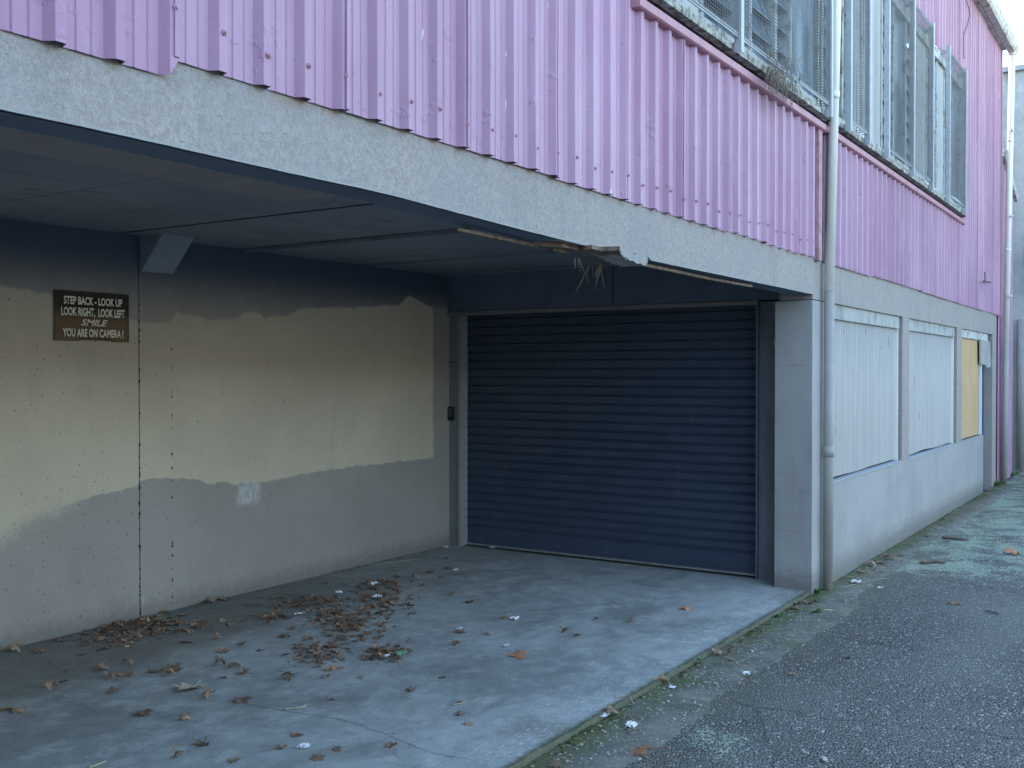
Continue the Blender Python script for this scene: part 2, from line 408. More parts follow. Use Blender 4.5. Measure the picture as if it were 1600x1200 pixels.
def mat_strip():
    m = M('silted_channel'); sep = m.xyz()
    a = m.noise(5, 6, 0.7); b = m.noise(45, 5, 0.75); g = m.noise(2.4, 5, 0.65)
    col = m.mix(m.ss(a, 0.3, 0.7), (0.13, 0.135, 0.115), (0.25, 0.25, 0.215))
    col = m.mix(m.ss(b, 0.52, 0.72, 0, 0.8), col, (0.27, 0.27, 0.24))
    col = m.mix(m.ss(b, 0.44, 0.30, 0, 0.8), col, (0.045, 0.047, 0.038))
    e = m.math('ADD', sep[1], m.math('MULTIPLY_ADD', b, 0.16, -0.08))
    mo = m.math('MULTIPLY', m.ss(e, 2.00, 2.17), m.ss(g, 0.30, 0.55))
    col = m.mix(m.math('MULTIPLY', mo, 0.85), col, m.mix(b, (0.055, 0.070, 0.025), (0.14, 0.165, 0.06)))
    col = m.mix(m.ss(g, 0.50, 0.72, 0, 0.45), col, (0.13, 0.15, 0.085))
    fl = m.math('MULTIPLY', m.math('MULTIPLY', m.ss(sep[0], 7.6, 9.5), m.ss(e, 2.0, 1.85)), m.ss(m.noise(30, 6, 0.8), 0.47, 0.56))
    col = m.mix(m.math('MULTIPLY', fl, 0.8), col, (0.40, 0.50, 0.40))
    m.bump(m.math('ADD', b, a), 0.8, 0.010)
    return m.fin(col, 0.9, 0.2)

def mat_door():
    m = M('navy_steel_door'); sep = m.xyz()
    a = m.noise(3, 5, 0.6, m.vec(1, 1, 3)); d = m.noise(50, 3)
    low = m.ss(m.math('ADD', sep[2], m.math('MULTIPLY', a, -0.5)), -0.25, 0.8, 1, 0)
    col = m.mix(m.ss(a, 0.35, 0.7), (0.032, 0.052, 0.088), (0.043, 0.066, 0.108))
    col = m.mix(m.math('MULTIPLY', low, 0.35), col, (0.07, 0.10, 0.15))
    sc = m.math('GREATER_THAN', m.noise(40, 3, 0.6, m.vec(1, 0.25, 1)), 0.74)
    col = m.mix(m.math('MULTIPLY', sc, 0.3), col, (0.25, 0.27, 0.28))
    dd = m.noise(4, 5, 0.7, m.vec(1, 2.5, 0.4)); col = m.mix(m.ss(dd, 0.55, 0.72, 0, 0.30), col, (0.10, 0.12, 0.145))
    m.bump(m.noise(2.2, 3, 0.5, m.vec(1, 1, 0.8)), 0.25, 0.03)
    return m.fin(col, m.ss(d, .3, .7, 0.38, 0.5), 0.5)

def mat_ceiling():
    m = M('ceiling_board'); a = m.noise(1.2, 5, 0.6); b = m.noise(5, 5, 0.6, m.vec(0.35, 1.6, 1))
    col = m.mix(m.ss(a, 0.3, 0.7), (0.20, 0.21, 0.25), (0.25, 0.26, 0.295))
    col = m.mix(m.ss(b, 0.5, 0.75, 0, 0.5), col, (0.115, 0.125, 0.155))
    st = m.noise(1.9, 5, 0.7, dist=1.2); col = m.mix(m.ss(st, 0.56, 0.66, 0, 0.45), col, (0.12, 0.115, 0.115))
    col = m.mix(m.math('MULTIPLY', m.math('GREATER_THAN', m.noise(30, 4, 0.7), 0.68), 0.5), col, (0.32, 0.32, 0.31))
    m.bump(a, 0.3, 0.02)
    return m.fin(col, 0.75, 0.3)

def mat_galv(name='galvanised_sheet', base=(0.46, 0.45, 0.435)):
    m = M(name); sep = m.xyz()
    s1 = m.noise(3, 5, 0.65, m.vec(4, 4, 0.22)); s2 = m.noise(7, 4, 0.6, m.vec(6, 6, 0.10)); c = m.noise(16, 4, 0.6)
    col = m.mix(m.ss(s1, 0.35, 0.68), jitter(base, 0.92), jitter(base, 1.06))
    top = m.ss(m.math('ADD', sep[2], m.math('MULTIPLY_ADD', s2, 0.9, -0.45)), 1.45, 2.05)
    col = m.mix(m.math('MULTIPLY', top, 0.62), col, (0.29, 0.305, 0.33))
    rs = m.math('MULTIPLY', m.ss(c, 0.62, 0.74), m.ss(s2, 0.55, 0.7))
    col = m.mix(m.math('MULTIPLY', rs, 0.5), col, (0.24, 0.19, 0.15))
    sl = m.math('MULTIPLY', m.math('GREATER_THAN', m.noise(14, 3, 0.6, m.vec(2.2, 1, 0.2)), 0.71), 0.7)
    col = m.mix(sl, col, (0.12, 0.12, 0.13))
    m.bump(m.noise(4, 3), 0.2, 0.01)
    return m.fin(col, 0.5, 0.5, 0.15)

def mat_weathered(name, base, grime, amount=0.5, scale=9):
    m = M(name); a = m.noise(scale, 6, 0.72); b = m.noise(scale * 4, 4, 0.7)
    col = m.mix(m.ss(b, 0.35, 0.7), jitter(base, 0.9), jitter(base, 1.06))
    col = m.mix(m.math('MULTIPLY', m.ss(a, 0.52 - amount * 0.12, 0.60), 0.85), col, grime)
    m.bump(m.math('ADD', a, b), 0.4, 0.004)
    return m.fin(col, 0.8, 0.25)

def mat_ply():
    m = M('plywood'); a = m.noise(6, 6, 0.65, m.vec(4, 4, 0.35)); b = m.noise(30, 4, 0.6, m.vec(4, 4, 0.10)); c = m.noise(2.2, 3)
    col = m.mix(m.ss(a, 0.3, 0.7), (0.50, 0.31, 0.15), (0.68, 0.48, 0.27))
    col = m.mix(m.ss(b, 0.45, 0.7, 0, 0.5), col, (0.33, 0.24, 0.13)); col = m.mix(m.ss(c, 0.5, 0.8, 0, .5), col, (0.55, 0.47, 0.34))
    m.bump(b, 0.25, 0.004)
    return m.fin(col, 0.7, 0.3)

def mat_oldwall():
    m = M('old_plaster'); sep = m.xyz()
    a = m.noise(1.1, 5, 0.7); b = m.noise(8, 5, 0.7); s = m.noise(2, 5, 0.7, m.vec(1, 2.5, 0.25))
    col = m.mix(m.ss(a, 0.35, 0.65), (0.30, 0.33, 0.34), (0.46, 0.48, 0.48))
    col = m.mix(m.ss(s, 0.52, 0.7, 0, 0.75), col, (0.20, 0.22, 0.22))
    col = m.mix(m.ss(b, 0.60, 0.75, 0, 0.5), col, (0.58, 0.59, 0.58))
    pat = m.math('GREATER_THAN', m.vor(1.1, m.vec(1, 1.7, 0.7), out='Color'), 0.62)
    lowz = m.ss(sep[2], 3.4, 2.6); col = m.mix(m.math('MULTIPLY', m.math('MULTIPLY', pat, lowz), 0.8), col, (0.23, 0.27, 0.32))
    m.bump(b, 0.4, 0.01)
    return m.fin(col, 0.9, 0.2)

def mat_glass():
    m = M('louvre_glass'); a = m.noise(3, 3); b = m.noise(1.6, 3, 0.6, m.vec(2.5, 1, 0.5))
    col = m.mix(m.ss(b, 0.40, 0.62), (0.09, 0.14, 0.19), (0.32, 0.44, 0.54))
    m.bump(a, 0.08, 0.01)
    return m.fin(col, 0.12, 0.9)

def mat_leaf(name, c0, c1, c2, island=False):
    m = M(name)
    if island: rnd = m.geo.outputs['Random Per Island']
    else: rnd = m.n('ShaderNodeObjectInfo').outputs['Random']
    tc = m.n('ShaderNodeTexCoord').outputs['Object']
    n = m.noise(40, 5, 0.7, tc)
    col = m.mix(rnd, c0, c1); col = m.mix(m.ss(n, 0.45, 0.72, 0, 0.8), col, c2)
    hs = m.n('ShaderNodeHueSaturation'); m.put(hs.inputs['Color'], col)
    m.put(hs.inputs['Value'], m.math('MULTIPLY_ADD', m.math('FRACT', m.math('MULTIPLY', rnd, 7.31)), 0.9, 0.55)); col = hs.outputs[0]
    m.bump(n, 0.4, 0.003)
    return m.fin(col, 0.62, 0.35)

MT = dict(
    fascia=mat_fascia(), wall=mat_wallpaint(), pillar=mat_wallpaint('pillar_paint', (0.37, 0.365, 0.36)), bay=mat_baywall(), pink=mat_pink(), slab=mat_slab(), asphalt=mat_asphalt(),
    strip=mat_strip(), door=mat_door(), ceil=mat_ceiling(), galv=mat_galv(), ply=mat_ply(), old=mat_oldwall(), glass=mat_glass(),
    backwall=simple('door_wall_paint', (0.12, 0.15, 0.20), 0.75, 0.12, 5),
    jamb=simple('jamb_paint', (0.30, 0.31, 0.30), 0.6, 0.1, 6),
    dark=simple('dark_void', (0.015, 0.016, 0.018), 0.9, 0.2),
    white=simple('white_pvc', (0.80, 0.79, 0.74), 0.42, 0.06, 7, spec=0.45, bs=0.05, stretch=(1, 1, .3)),
    greypipe=simple('grey_painted_pipe', (0.36, 0.345, 0.325), 0.6, 0.08, 7),
    tanpink=mat_weathered('faded_flashing', (0.48, 0.29, 0.34), (0.30, 0.20, 0.19), 0.5, 14),
    pinkplain=simple('pink_flashing', (0.46, 0.245, 0.30), 0.5, 0.12, 12),
    sill=mat_weathered('mossy_sill', (0.48, 0.49, 0.46), (0.085, 0.08, 0.06), 0.75, 16),
    frame=mat_weathered('flaking_white_frame', (0.56, 0.58, 0.58), (0.20, 0.19, 0.16), 0.15, 12),
    post=simple('galvanised_steel', (0.40, 0.43, 0.46), 0.5, 0.15, 18, metal=0.2, spec=0.5),
    wire=simple('dull_wire', (0.20, 0.205, 0.21), 0.6, 0.2, 30, metal=0.1),
    palepanel=simple('pale_panel', (0.55, 0.57, 0.58), 0.6, 0.12, 2.5, stretch=(1, 1, .3)),
    timber=mat_weathered('raw_timber', (0.22, 0.165, 0.125), (0.10, 0.075, 0.055), 0.5, 26),
    plaster=mat_weathered('broken_plaster', (0.46, 0.47, 0.46), (0.26, 0.25, 0.23), 0.2, 30),
    root=simple('dry_root', (0.30, 0.235, 0.155), 0.85, 0.35, 60),
    drygrass=simple('dry_grass', (0.21, 0.18, 0.15), 0.85, 0.35, 50),
    twig=simple('pale_twig', (0.42, 0.38, 0.27), 0.8, 0.25, 40),
    bark=simple('bark', (0.16, 0.115, 0.08), 0.85, 0.4, 40),
    paper=simple('white_litter', (0.74, 0.76, 0.78), 0.5, 0.08, 30),
    green=simple('green_wrapper', (0.14, 0.36, 0.22), 0.4, 0.2, 30),
    stone=simple('pale_stone', (0.40, 0.395, 0.35), 0.8, 0.45, 30),
    moss=simple('moss', (0.085, 0.098, 0.030), 0.95, 0.6, 45, bs=0.8, bd=0.01),
    weed=simple('green_weed', (0.10, 0.19, 0.045), 0.6, 0.35, 30),
    black=simple('black_plastic', (0.018, 0.017, 0.022), 0.35, 0.2, 30),
    button=simple('grey_button', (0.10, 0.10, 0.12), 0.5, 0.2, 30),
    steel=simple('steel_rail', (0.42, 0.43, 0.43), 0.4, 0.2, 25, metal=0.5),
    leaf=mat_leaf('dry_leaf', (0.175, 0.105, 0.068), (0.34, 0.22, 0.145), (0.10, 0.065, 0.048)),
    leafpale=mat_leaf('pale_dry_leaf', (0.50, 0.38, 0.27), (0.52, 0.40, 0.28), (0.20, 0.13, 0.085)),
    leaforange=mat_leaf('orange_dry_leaf', (0.50, 0.23, 0.12), (0.58, 0.29, 0.15), (0.28, 0.13, 0.07)),
    litter=mat_leaf('leaf_litter', (0.17, 0.095, 0.060), (0.38, 0.245, 0.16), (0.09, 0.058, 0.042), True),
    roof=simple('roof_steel', (0.35, 0.36, 0.37), 0.5, 0.15, 4),
    lane_wall=simple('cream_render', (0.62, 0.56, 0.44), 0.85, 0.08, 3),
    bluedoor=simple('blue_grey_door', (0.11, 0.155, 0.21), 0.6, 0.12, 5),
)

# ------------------------------------------------------------------ GROUND
bm = B(); poly(bm, [(-300, -300, -0.062), (400, -300, -0.062), (400, 300, -0.062), (-300, 300, -0.062)])
struct('ground', bm, simple('rough_ground', (0.12, 0.125, 0.11), 0.9, 0.3, 1.5))
def wavy(x, k=1.0, s=0.0):
    return k * (mnoise.noise(Vector((x * 1.1 + s, 3.1, s))) * 0.6 + mnoise.noise(Vector((x * 4.3 + s, 8.1, s))) * 0.25)
def strip_sheet(x0, x1, n, fy0, fy1, fz, rows=6):
    bm = B(); grid = []
    for i in range(n + 1):
        x = x0 + (x1 - x0) * i / n; a, b = fy0(x), fy1(x)
        grid.append([bm.verts.new((x, a + (b - a) * j / rows, fz(x, a + (b - a) * j / rows))) for j in range(rows + 1)])
    for i in range(n):
        for j in range(rows):
            bm.faces.new([grid[i][j], grid[i+1][j], grid[i+1][j+1], grid[i][j+1]])
    return bm
def az(x, y): return -0.032 + 0.006 * mnoise.noise(Vector((x * 0.8, y * 0.8, 0)))
bm = strip_sheet(-30, 18.35, 160, lambda x: -7.0, lambda x: 2.16, az, 40)
o = struct('road', bm, MT['asphalt'])
for p in o.data.polygons: p.use_smooth = True
def sz(x, y0):
    y = y0 - (0 if x < 7.3 else .08) + wavy(x, .10) + .02 * mnoise.noise(Vector((x * 14, y0 * 14, 0)))
    t = max(0, min(1, (y - 1.80) / 0.14))
    return -0.042 + 0.020 * t + 0.004 * mnoise.noise(Vector((x * 5, y * 9, 2)))
bm = strip_sheet(-6, 15.9, 220, lambda x: (1.80 if x < 7.3 else 1.85), lambda x: 2.195, sz, 6)
o = struct('kerb_strip', bm, MT['strip'])
for p in o.data.polygons: p.use_smooth = True

# driveway slab with a chipped outer arris
bm = B()
N = 520; top = []; bot = []; bk = []
for i in range(N + 1):
    x = -4 + (7.50 + 4) * i / N
    c = 0.010 * mnoise.noise(Vector((x * 6, 0, 0))) + 0.008 * mnoise.noise(Vector((x * 23, 0, 4)))
    c2 = max(0, mnoise.noise(Vector((x * 2.3, 5, 4))) - 0.25) * 0.05
    top.append(bm.verts.new((x, YF + 0.012 + c + c2, 0))); bot.append(bm.verts.new((x, YF - 0.004 + c * .4, -0.055)))
    bk.append(bm.verts.new((x, 5.75, 0)))
for i in range(N):
    bm.faces.new([top[i], top[i+1], bk[i+1], bk[i]]); bm.faces.new([bot[i], bot[i+1], top[i+1], top[i]])
drive = struct('driveway', bm, MT['slab'])
bm = B(); box(bm, 7.505, 8.6, YF + .02, 5.75, -.06, -.004)
struct('door_threshold', bm, MT['slab'])
# the long crack
cp = [on_z(380 + a / 3.43, 850 + b / 3.43, 0.0015) for a, b in ((-60, 835), (0, 850), (90, 872), (200, 890), (330, 912), (430, 925), (500, 935), (560, 952), (640, 972), (672, 990), (740, 1008), (800, 1035), (900, 1075), (980, 1108), (1050, 1130), (1120, 1138), (1200, 1150), (1245, 1168), (1320, 1160))]
bm = B(); L = []
for i, p in enumerate(cp):
    q = cp[min(i+1, len(cp)-1)]
    for k in range(5):
        t = k / 5; pt = p.lerp(q, t) if i < len(cp) - 1 else p
        pt = pt + Vector((mnoise.noise(pt * 30), mnoise.noise(pt * 30 + Vector((7, 0, 0))), 0)) * 0.008
        L.append(pt)
prev = None
for i, p in enumerate(L[:-1]):
    d = (L[i+1] - p); s = Vector((-d.y, d.x, 0)).normalized() if d.length > 1e-6 else Vector((0, 1, 0))
    w = (0.0008 + 0.0022 * abs(mnoise.noise(p * 14))) * min(1, i / 8 + .2, (len(L) - i) / 12 + .1)
    cur = (bm.verts.new(p + s * w), bm.verts.new(p - s * w))
    if prev: bm.faces.new([prev[1], cur[1], cur[0], prev[0]])
    prev = cur
obj('crack', bm, simple('crack_dirt', (0.10, 0.10, 0.095), .95, .3, 40), drive)

# ------------------------------------------------------------------ THE BUILDING
bld = empty('workshop_building', (7.4, 2.2, 0.0), 'two storey workshop, pink ribbed cladding over grey concrete with an open garage bay', 'building')

# --- side wall of the bay: two panels and a flush pier with open joints
jx1 = on_y(218, 700, YW).x; jx2 = on_y(268, 700, YW).x
bm = B()
def panel(bm, x0, x1, yy):
    vs = box(bm, x0, x1, yy, yy + 0.2, -0.05, 2.5)
panel(bm, -4.0, jx1 - 0.0045, YW); panel(bm, jx1, jx2 - 0.0025, YW - 0.004); panel(bm, jx2 + 0.001, 7.6, YW + 0.002)
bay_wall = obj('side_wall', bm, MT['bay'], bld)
bm = B(); box(bm, -4, 7.7, YW + 0.205, YW + 0.25, -0.05, 2.5); obj('wall_core', bm, MT['dark'], bld)
# ragged edges of the joints: little mortar lumps
bm = B()
for k in range(80):
    jx = R.choice([jx1 - 0.003, jx1 - 0.003, jx2 - 0.001]); z = R.uniform(0.02, 2.0)
    s = R.uniform(0.0015, 0.007)
    obox(bm, (jx + R.uniform(-.004, .004), YW - 0.006, z), (jx + R.uniform(-.004, .004), YW - 0.004, z + R.uniform(.003, .02)), s, s)
obj('joint_grit', bm, MT['dark'], bld)['kind'] = 'stuff'

# --- haunch over the pier
bm = B()
xa, xb = jx1 + 0.005, jx2 + 0.005
a = [(xa, YW - 0.25, CEIL + .02), (xa, YW - 0.02, 2.185), (xa, YW + 0.02, 2.185), (xa, YW + .02, CEIL + .02)]
va = [bm.verts.new(p) for p in a]; vb = [bm.verts.new((xb, p[1], p[2])) for p in a]
bm.faces.new(va[::-1]); bm.faces.new(vb)
for i in range(4): bm.faces.new([va[i], va[(i+1) % 4], vb[(i+1) % 4], vb[i]])
bmesh.ops.recalc_face_normals(bm, faces=bm.faces)
bevel_all(bm, 0.004)
obj('haunch', bm, simple('haunch_paint', (0.28, 0.30, 0.34), .75, .1, 6), bld)

# --- ceiling boards with joints running back from the street
joints = [0.9, 1.95, 3.0, 4.06, 5.03, 6.33, 7.3]
edges = [-4.0] + joints + [7.7]
bm = B()
for i, (x0, x1) in enumerate(zip(edges, edges[1:])):
    dz = R.uniform(-0.004, 0.004)
    n = 10
    g = []
    for a_ in range(n + 1):
        row = []
        for b_ in range(9):
            x = x0 + 0.0065 + (x1 - x0 - 0.013) * a_ / n; y = 2.36 + (5.60 - 2.36) * b_ / 8
            sag = -0.012 * sin(pi * a_ / n) * (0.5 + .5 * mnoise.noise(Vector((i, y * .6, 0))))
            row.append(bm.verts.new((x, y, CEIL + dz + sag)))
        g.append(row)
    for a_ in range(n):
        for b_ in range(8):
            f = bm.faces.new([g[a_][b_], g[a_][b_+1], g[a_+1][b_+1], g[a_+1][b_]]); f.smooth = True
obj('ceiling', bm, MT['ceil'], bld)
bm = B(); box(bm, -4, 15.9, 2.4, 5.8, CEIL + 0.05, CEIL + 0.2); obj('floor_slab', bm, MT['dark'], bld)
# cover board beside the beam, with its cut end
bm = B(); vs = box(bm, -4, 3.62, 2.5, 3.66, CEIL - 0.035, CEIL - 0.016); obj('cover_board', bm, simple('cover_board', (0.29, 0.26, 0.25), .8, .1, 6), bld)
# batten across the ceiling and thin cover strips
bm = B()
obox(bm, (5.03, 3.55, CEIL - 0.020), (5.05, 5.5, CEIL - 0.014), 0.030, 0.022)
obj('batten', bm, MT['ceil'], bld)
bm = B(); obox(bm, (6.33, 2.9, CEIL - 0.012), (6.33, 5.5, CEIL - 0.012), 0.014, 0.008); obj('batten', bm, MT['ceil'], bld)
bm = B(); obox(bm, (5.00, 4.30, CEIL - 0.03), (5.07, 4.34, CEIL - 0.03), 0.03, 0.012); obj('batten_clip', bm, MT['ceil'], bld)

# --- wall round the roller door
yl = 5.41; yr = 2.69; ztop = 2.075
bm = B()
box(bm, XR, XR + .25, yl, 5.60, -0.05, ztop)                 # left of door
obj('door_wall', bm, simple('side_strip_paint', (0.225, 0.23, 0.23), .75, .1, 5), bld); bm = B()
box(bm, XR - 0.02, XR + .25, 2.3, 5.60, ztop + 0.012, 2.5)    # lintel
obj('lintel', bm, MT['backwall'], bld)
bm = B(); box(bm, XR + .02, XR + .25, 2.3, yr - 0.012, -0.02, ztop); obj('door_reveal', bm, simple('reveal_paint', (0.17, 0.19, 0.215), .7, .2, 6, stretch=(1, 1, .3)), bld)
# joints on the wall round the door
bm = B(); yj = on_x(958, 450, XR - .02).y
box(bm, XR - 0.0235, XR - 0.018, yj - .004, yj + .004, ztop + .02, CEIL)
obj('wall_joint', bm, MT['dark'], bld); bm = B()
box(bm, XR - 0.0025, XR + .002, yl + .02, 5.54, on_x(706, 566, XR).z - .003, on_x(706, 566, XR).z + .003)
obj('wall_joint', bm, MT['dark'], bld)

# --- roller door
door = bpy.data.objects.new('roller_door', None); COL.objects.link(door); door.parent = bld; door.location = Vector((XD, 4.05, 0)) - bld.location
door['label'] = 'dark navy ribbed steel roller door, closed'
pitch = 0.0735; zs = []
prof = [(0.0, 0.0), (0.048, 0.0015), (0.0525, 0.0105), (0.0565, 0.013), (0.0605, 0.0110), (0.0650, -0.0035), (0.0690, -0.002), (0.0735, 0.0)]
bm = B(); rows = [(0.012, 0.0), (0.11, 0.001)]
k = 0
while 0.12 + k * pitch < 2.09:
    for dz, dx in prof[:-1]: rows.append((0.12 + k * pitch + dz, dx))
    k += 1
ny = 36; g = []
for z, dx in rows:
    r = []
    for j in range(ny + 1):
        y = yr - 0.02 + (yl - yr + 0.04) * j / ny
        w = 0.008 * mnoise.noise(Vector((y * 0.9, z * 0.8, 3))) + 0.0008 * mnoise.noise(Vector((y * 4, z * 5, 9)))
        if z < 0.7: w += 0.004 * mnoise.noise(Vector((y * 2.2, z * 2.8, 19)))
        r.append(bm.verts.new((XD - dx + w, y, z)))
    g.append(r)
for a_, b_ in zip(g, g[1:]):
    for j in range(ny):
        bm.faces.new([a_[j], b_[j], b_[j+1], a_[j+1]])
obj('curtain', bm, MT['door'], door)
bm = B(); obox(bm, (XD - 0.012, yr, 0.014), (XD - 0.012, yl, 0.014), 0.020, 0.014); obj('bottom_rail', bm, MT['steel'], door)
bm = B(); box(bm, XR + .004, XD + .02, yl - 0.012, yl - 0.0005, 0.0, ztop); obj('guide_rail', bm, MT['jamb'], door)
bm = B(); box(bm, XR - .012, XR + .05, yr - 0.028, yr - .012, 0.0, ztop - .02); box(bm, XR + .05, XD + .02, yr - 0.0115, yr + 0.004, 0, ztop - .02); obj('guide_rail', bm, MT['backwall'], door)
bm = B(); box(bm, XR - 0.03, XR + .04, yr - .03, yl + .12, ztop - .022, ztop + .010); bevel_all(bm, .003); obj('head_frame', bm, simple('head_frame', (0.22, 0.20, 0.205), .6, .1, 6), door)
bm = B(); box(bm, XD + .03, XD + .05, 2.3, 5.6, 0, 2.2); obj('backing', bm, MT['dark'], door)
# the lighter jamb face beside the door
bm = B(); box(bm, XR - 0.010, XR - .0008, yl - .012, yl + 0.012, 0, ztop - .022); obj('jamb_trim', bm, MT['jamb'], bld)

# --- corner pillar
PX = 7.28
bm = B(); box(bm, PX, 7.765, YF, 2.475, -0.06, 2.06); bevel_all(bm, 0.006, 2)
obj('pillar', bm, MT['pillar'], bld)
bm = B(); p = on_y(1276, 741, YF)
box(bm, PX - .0015, PX + .3, YF - .0015, 2.474, p.z - .002, p.z + .001); obj('pillar_joint', bm, MT['jamb'], bld)
p = on_x(1213, 537, XR + .02)
bm = B(); box(bm, PX + .06, PX + .10, 2.4755, 2.495, p.z - .03, p.z + .03); bevel_all(bm, .004); box(bm, PX + .055, PX + .06, 2.478, 2.50, p.z - .012, p.z + .012)
obj('door_stop', bm, MT['white'], bld)

# --- concrete beam: ragged lower edge, broken plaster
def zbot(x):
    if x < 2.6: base = ZB0
    elif x < 4.2: base = ZB0 + (ZB1 - ZB0) * (x - 2.6) / 1.6
    else: base = ZB1
    return base + 0.004 * mnoise.noise(Vector((x * 1.3, 0, 0))) + 0.0012 * mnoise.noise(Vector((x * 14, 0, 0)))
XA, XBk = on_y(971, 391, YF).x, on_y(1012, 397, YF).x
xs = [-4 + 0.06 * i for i in range(int((PX + 4) / 0.06) + 1)] + [7.28]
xs = [x for x in xs if not (XA - .01 < x < XBk + .01)]
chip = [(XA, 0), (XA + .02, -.012), (XA + .05, -.010), (XA + .08, -.022), (XA + .12, -.019), (XA + .16, -.030), (XA + .20, -.024), (XA + .235, -.034), (XA + .25, -.027), (XBk - .02, -.030), (XBk - .006, -.010), (XBk, 0.018)]
low = sorted([(x, zbot(x)) for x in xs] + [(x, zbot(x) + d) for x, d in chip if x <= XBk + .001])
bm = B()
fr = [bm.verts.new((x, YF, z)) for x, z in low]; tp = [bm.verts.new((x, YF, 2.52)) for x, z in low]
bk_ = [bm.verts.new((x, YF + 0.125, z)) for x, z in low]; bt = [bm.verts.new((x, YF + 0.125, 2.52)) for x, z in low]
for i in range(len(low) - 1):
    bm.faces.new([fr[i], fr[i+1], tp[i+1], tp[i]])
    bm.faces.new([fr[i+1], fr[i], bk_[i], bk_[i+1]]); bm.faces.new([bk_[i+1], bk_[i], bt[i], bt[i+1]])
obj('beam', bm, MT['fascia'], bld)
# pale chipped arris line
bm = B()
for i in range(len(low) - 1):
    (x0, z0), (x1, z1) = low[i], low[i+1]
    obox(bm, (x0, YF + .001, z0 + .001), (x1, YF + .001, z1 + .001), 0.006, 0.006)
obj('beam_edge', bm, MT['jamb'], bld)
# dark soffit lining beyond the beam underside, rough edged; split where it has torn
for (xs0, xs1) in ((-4.0, on_z(835, 383, 2.09).x), (on_z(1000, 412, 2.09).x, PX)):
    bm = B(); n = int((xs1 - xs0) / .05); prev = None
    for i in range(n + 1):
        x = xs0 + (xs1 - xs0) * i / n; z = zbot(x)
        e = 2.335 + 0.006 * mnoise.noise(Vector((x * 7, 2, 0))) + 0.006 * mnoise.noise(Vector((x * 25, 2, 0)))
        cur = [bm.verts.new((x, YF + 0.012, z - 0.003)), bm.verts.new((x, e, z - 0.003 - .003)), bm.verts.new((x, e, z + 0.01))]
        if prev:
            bm.faces.new([prev[0], prev[1], cur[1], cur[0]]); bm.faces.new([prev[1], prev[2], cur[2], cur[1]])
        prev = cur
    obj('soffit_lining', bm, MT['backwall'], bld)
# exposed timber
def timber(pts, w=0.022, h=0.016, z=2.083, mat='timber', name='timber_batten'):
    P = [on_z(u, v, z) for u, v in pts]; bm = B()
    for a, b in zip(P, P[1:]): obox(bm, a, b + (b - a) * .02, w, h)
    return obj(name, bm, MT[mat], bld)
timber([(712, 358), (834, 384)], 0.020, 0.012, 2.088)
timber([(861, 389), (885, 394)], 0.022, 0.012, 2.082)
timber([(990, 411), (1040, 421), (1110, 436), (1172, 447)], 0.024, 0.014, 2.080)
# torn fibre board hanging under the break
bm = B()
P0 = [on_z(u, v, 2.087) for u, v in ((834, 383.5), (848, 387), (862, 387), (884, 393), (899, 392), (911, 399), (926, 396), (941, 401), (956, 398), (971, 400), (968, 391), (940, 392), (925, 389), (905, 391), (880, 386))]
poly(bm, P0); r = bmesh.ops.extrude_face_region(bm, geom=list(bm.faces)); bmesh.ops.translate(bm, verts=[v for v in r['geom'] if isinstance(v, bmesh.types.BMVert)], vec=(0, 0, 0.018))
obj('torn_board', bm, MT['timber'], bld)
bm = B()
for k in range(26):
    u = R.uniform(975, 1004); v = R.uniform(395, 406); c = on_y(u, v, YF + R.uniform(-.002, .05)); s = R.uniform(.006, .016)
    m4 = Matrix.Translation(c) @ Matrix.Rotation(R.uniform(0, 3), 4, (R.random(), R.random(), R.random() + .1)) @ Matrix.Diagonal((s, s * R.uniform(.5, 1), s * R.uniform(.4, 1), 1))
    bmesh.ops.create_icosphere(bm, subdivisions=1, radius=1, matrix=m4)
obj('broken_plaster', bm, MT['plaster'], bld)['kind'] = 'stuff'

# --- ground floor street wall to the right of the bay
O1 = (7.765, 10.05); O2 = (10.33, 12.80); O3 = (13.12, 15.42)
ZT, ZS = 2.065, 0.715
bm = B()
box(bm, PX, X_END, YF, YF + .24, ZT, 2.52)          # band over the openings
box(bm, O1[1], O2[0], YF, YF + .24, ZS, ZT - .0005); box(bm, O2[1], O3[0], YF, YF + .24, ZS, ZT - .0005)
box(bm, O3[1], X_END, YF, YF + .24, -.06, ZT - .0005)
obj('pier_wall', bm, MT['fascia'], bld)
bm = B(); box(bm, 7.7655, 14.70, YF + .0005, YF + .24, -0.06, ZS - .0005)
obj('dado_wall', bm, MT['wall'], bld)
# cladding shelf behind
bm = B(); box(bm, -6, 7.36, YF + .06, YF + .2, 2.5205, 3.30); box(bm, 7.40, X_END, YF + .06, YF + .2, 2.5205, 3.30)
box(bm, -6, 4.40, YF + .06, YF + .2, 3.3005, EAVE); box(bm, 13.0, X_END, YF + .06, YF + .2, 3.3005, EAVE); box(bm, 4.4005, 12.9995, YF + .06, YF + .2, 4.92, EAVE)
obj('wall_lining', bm, MT['dark'], bld)

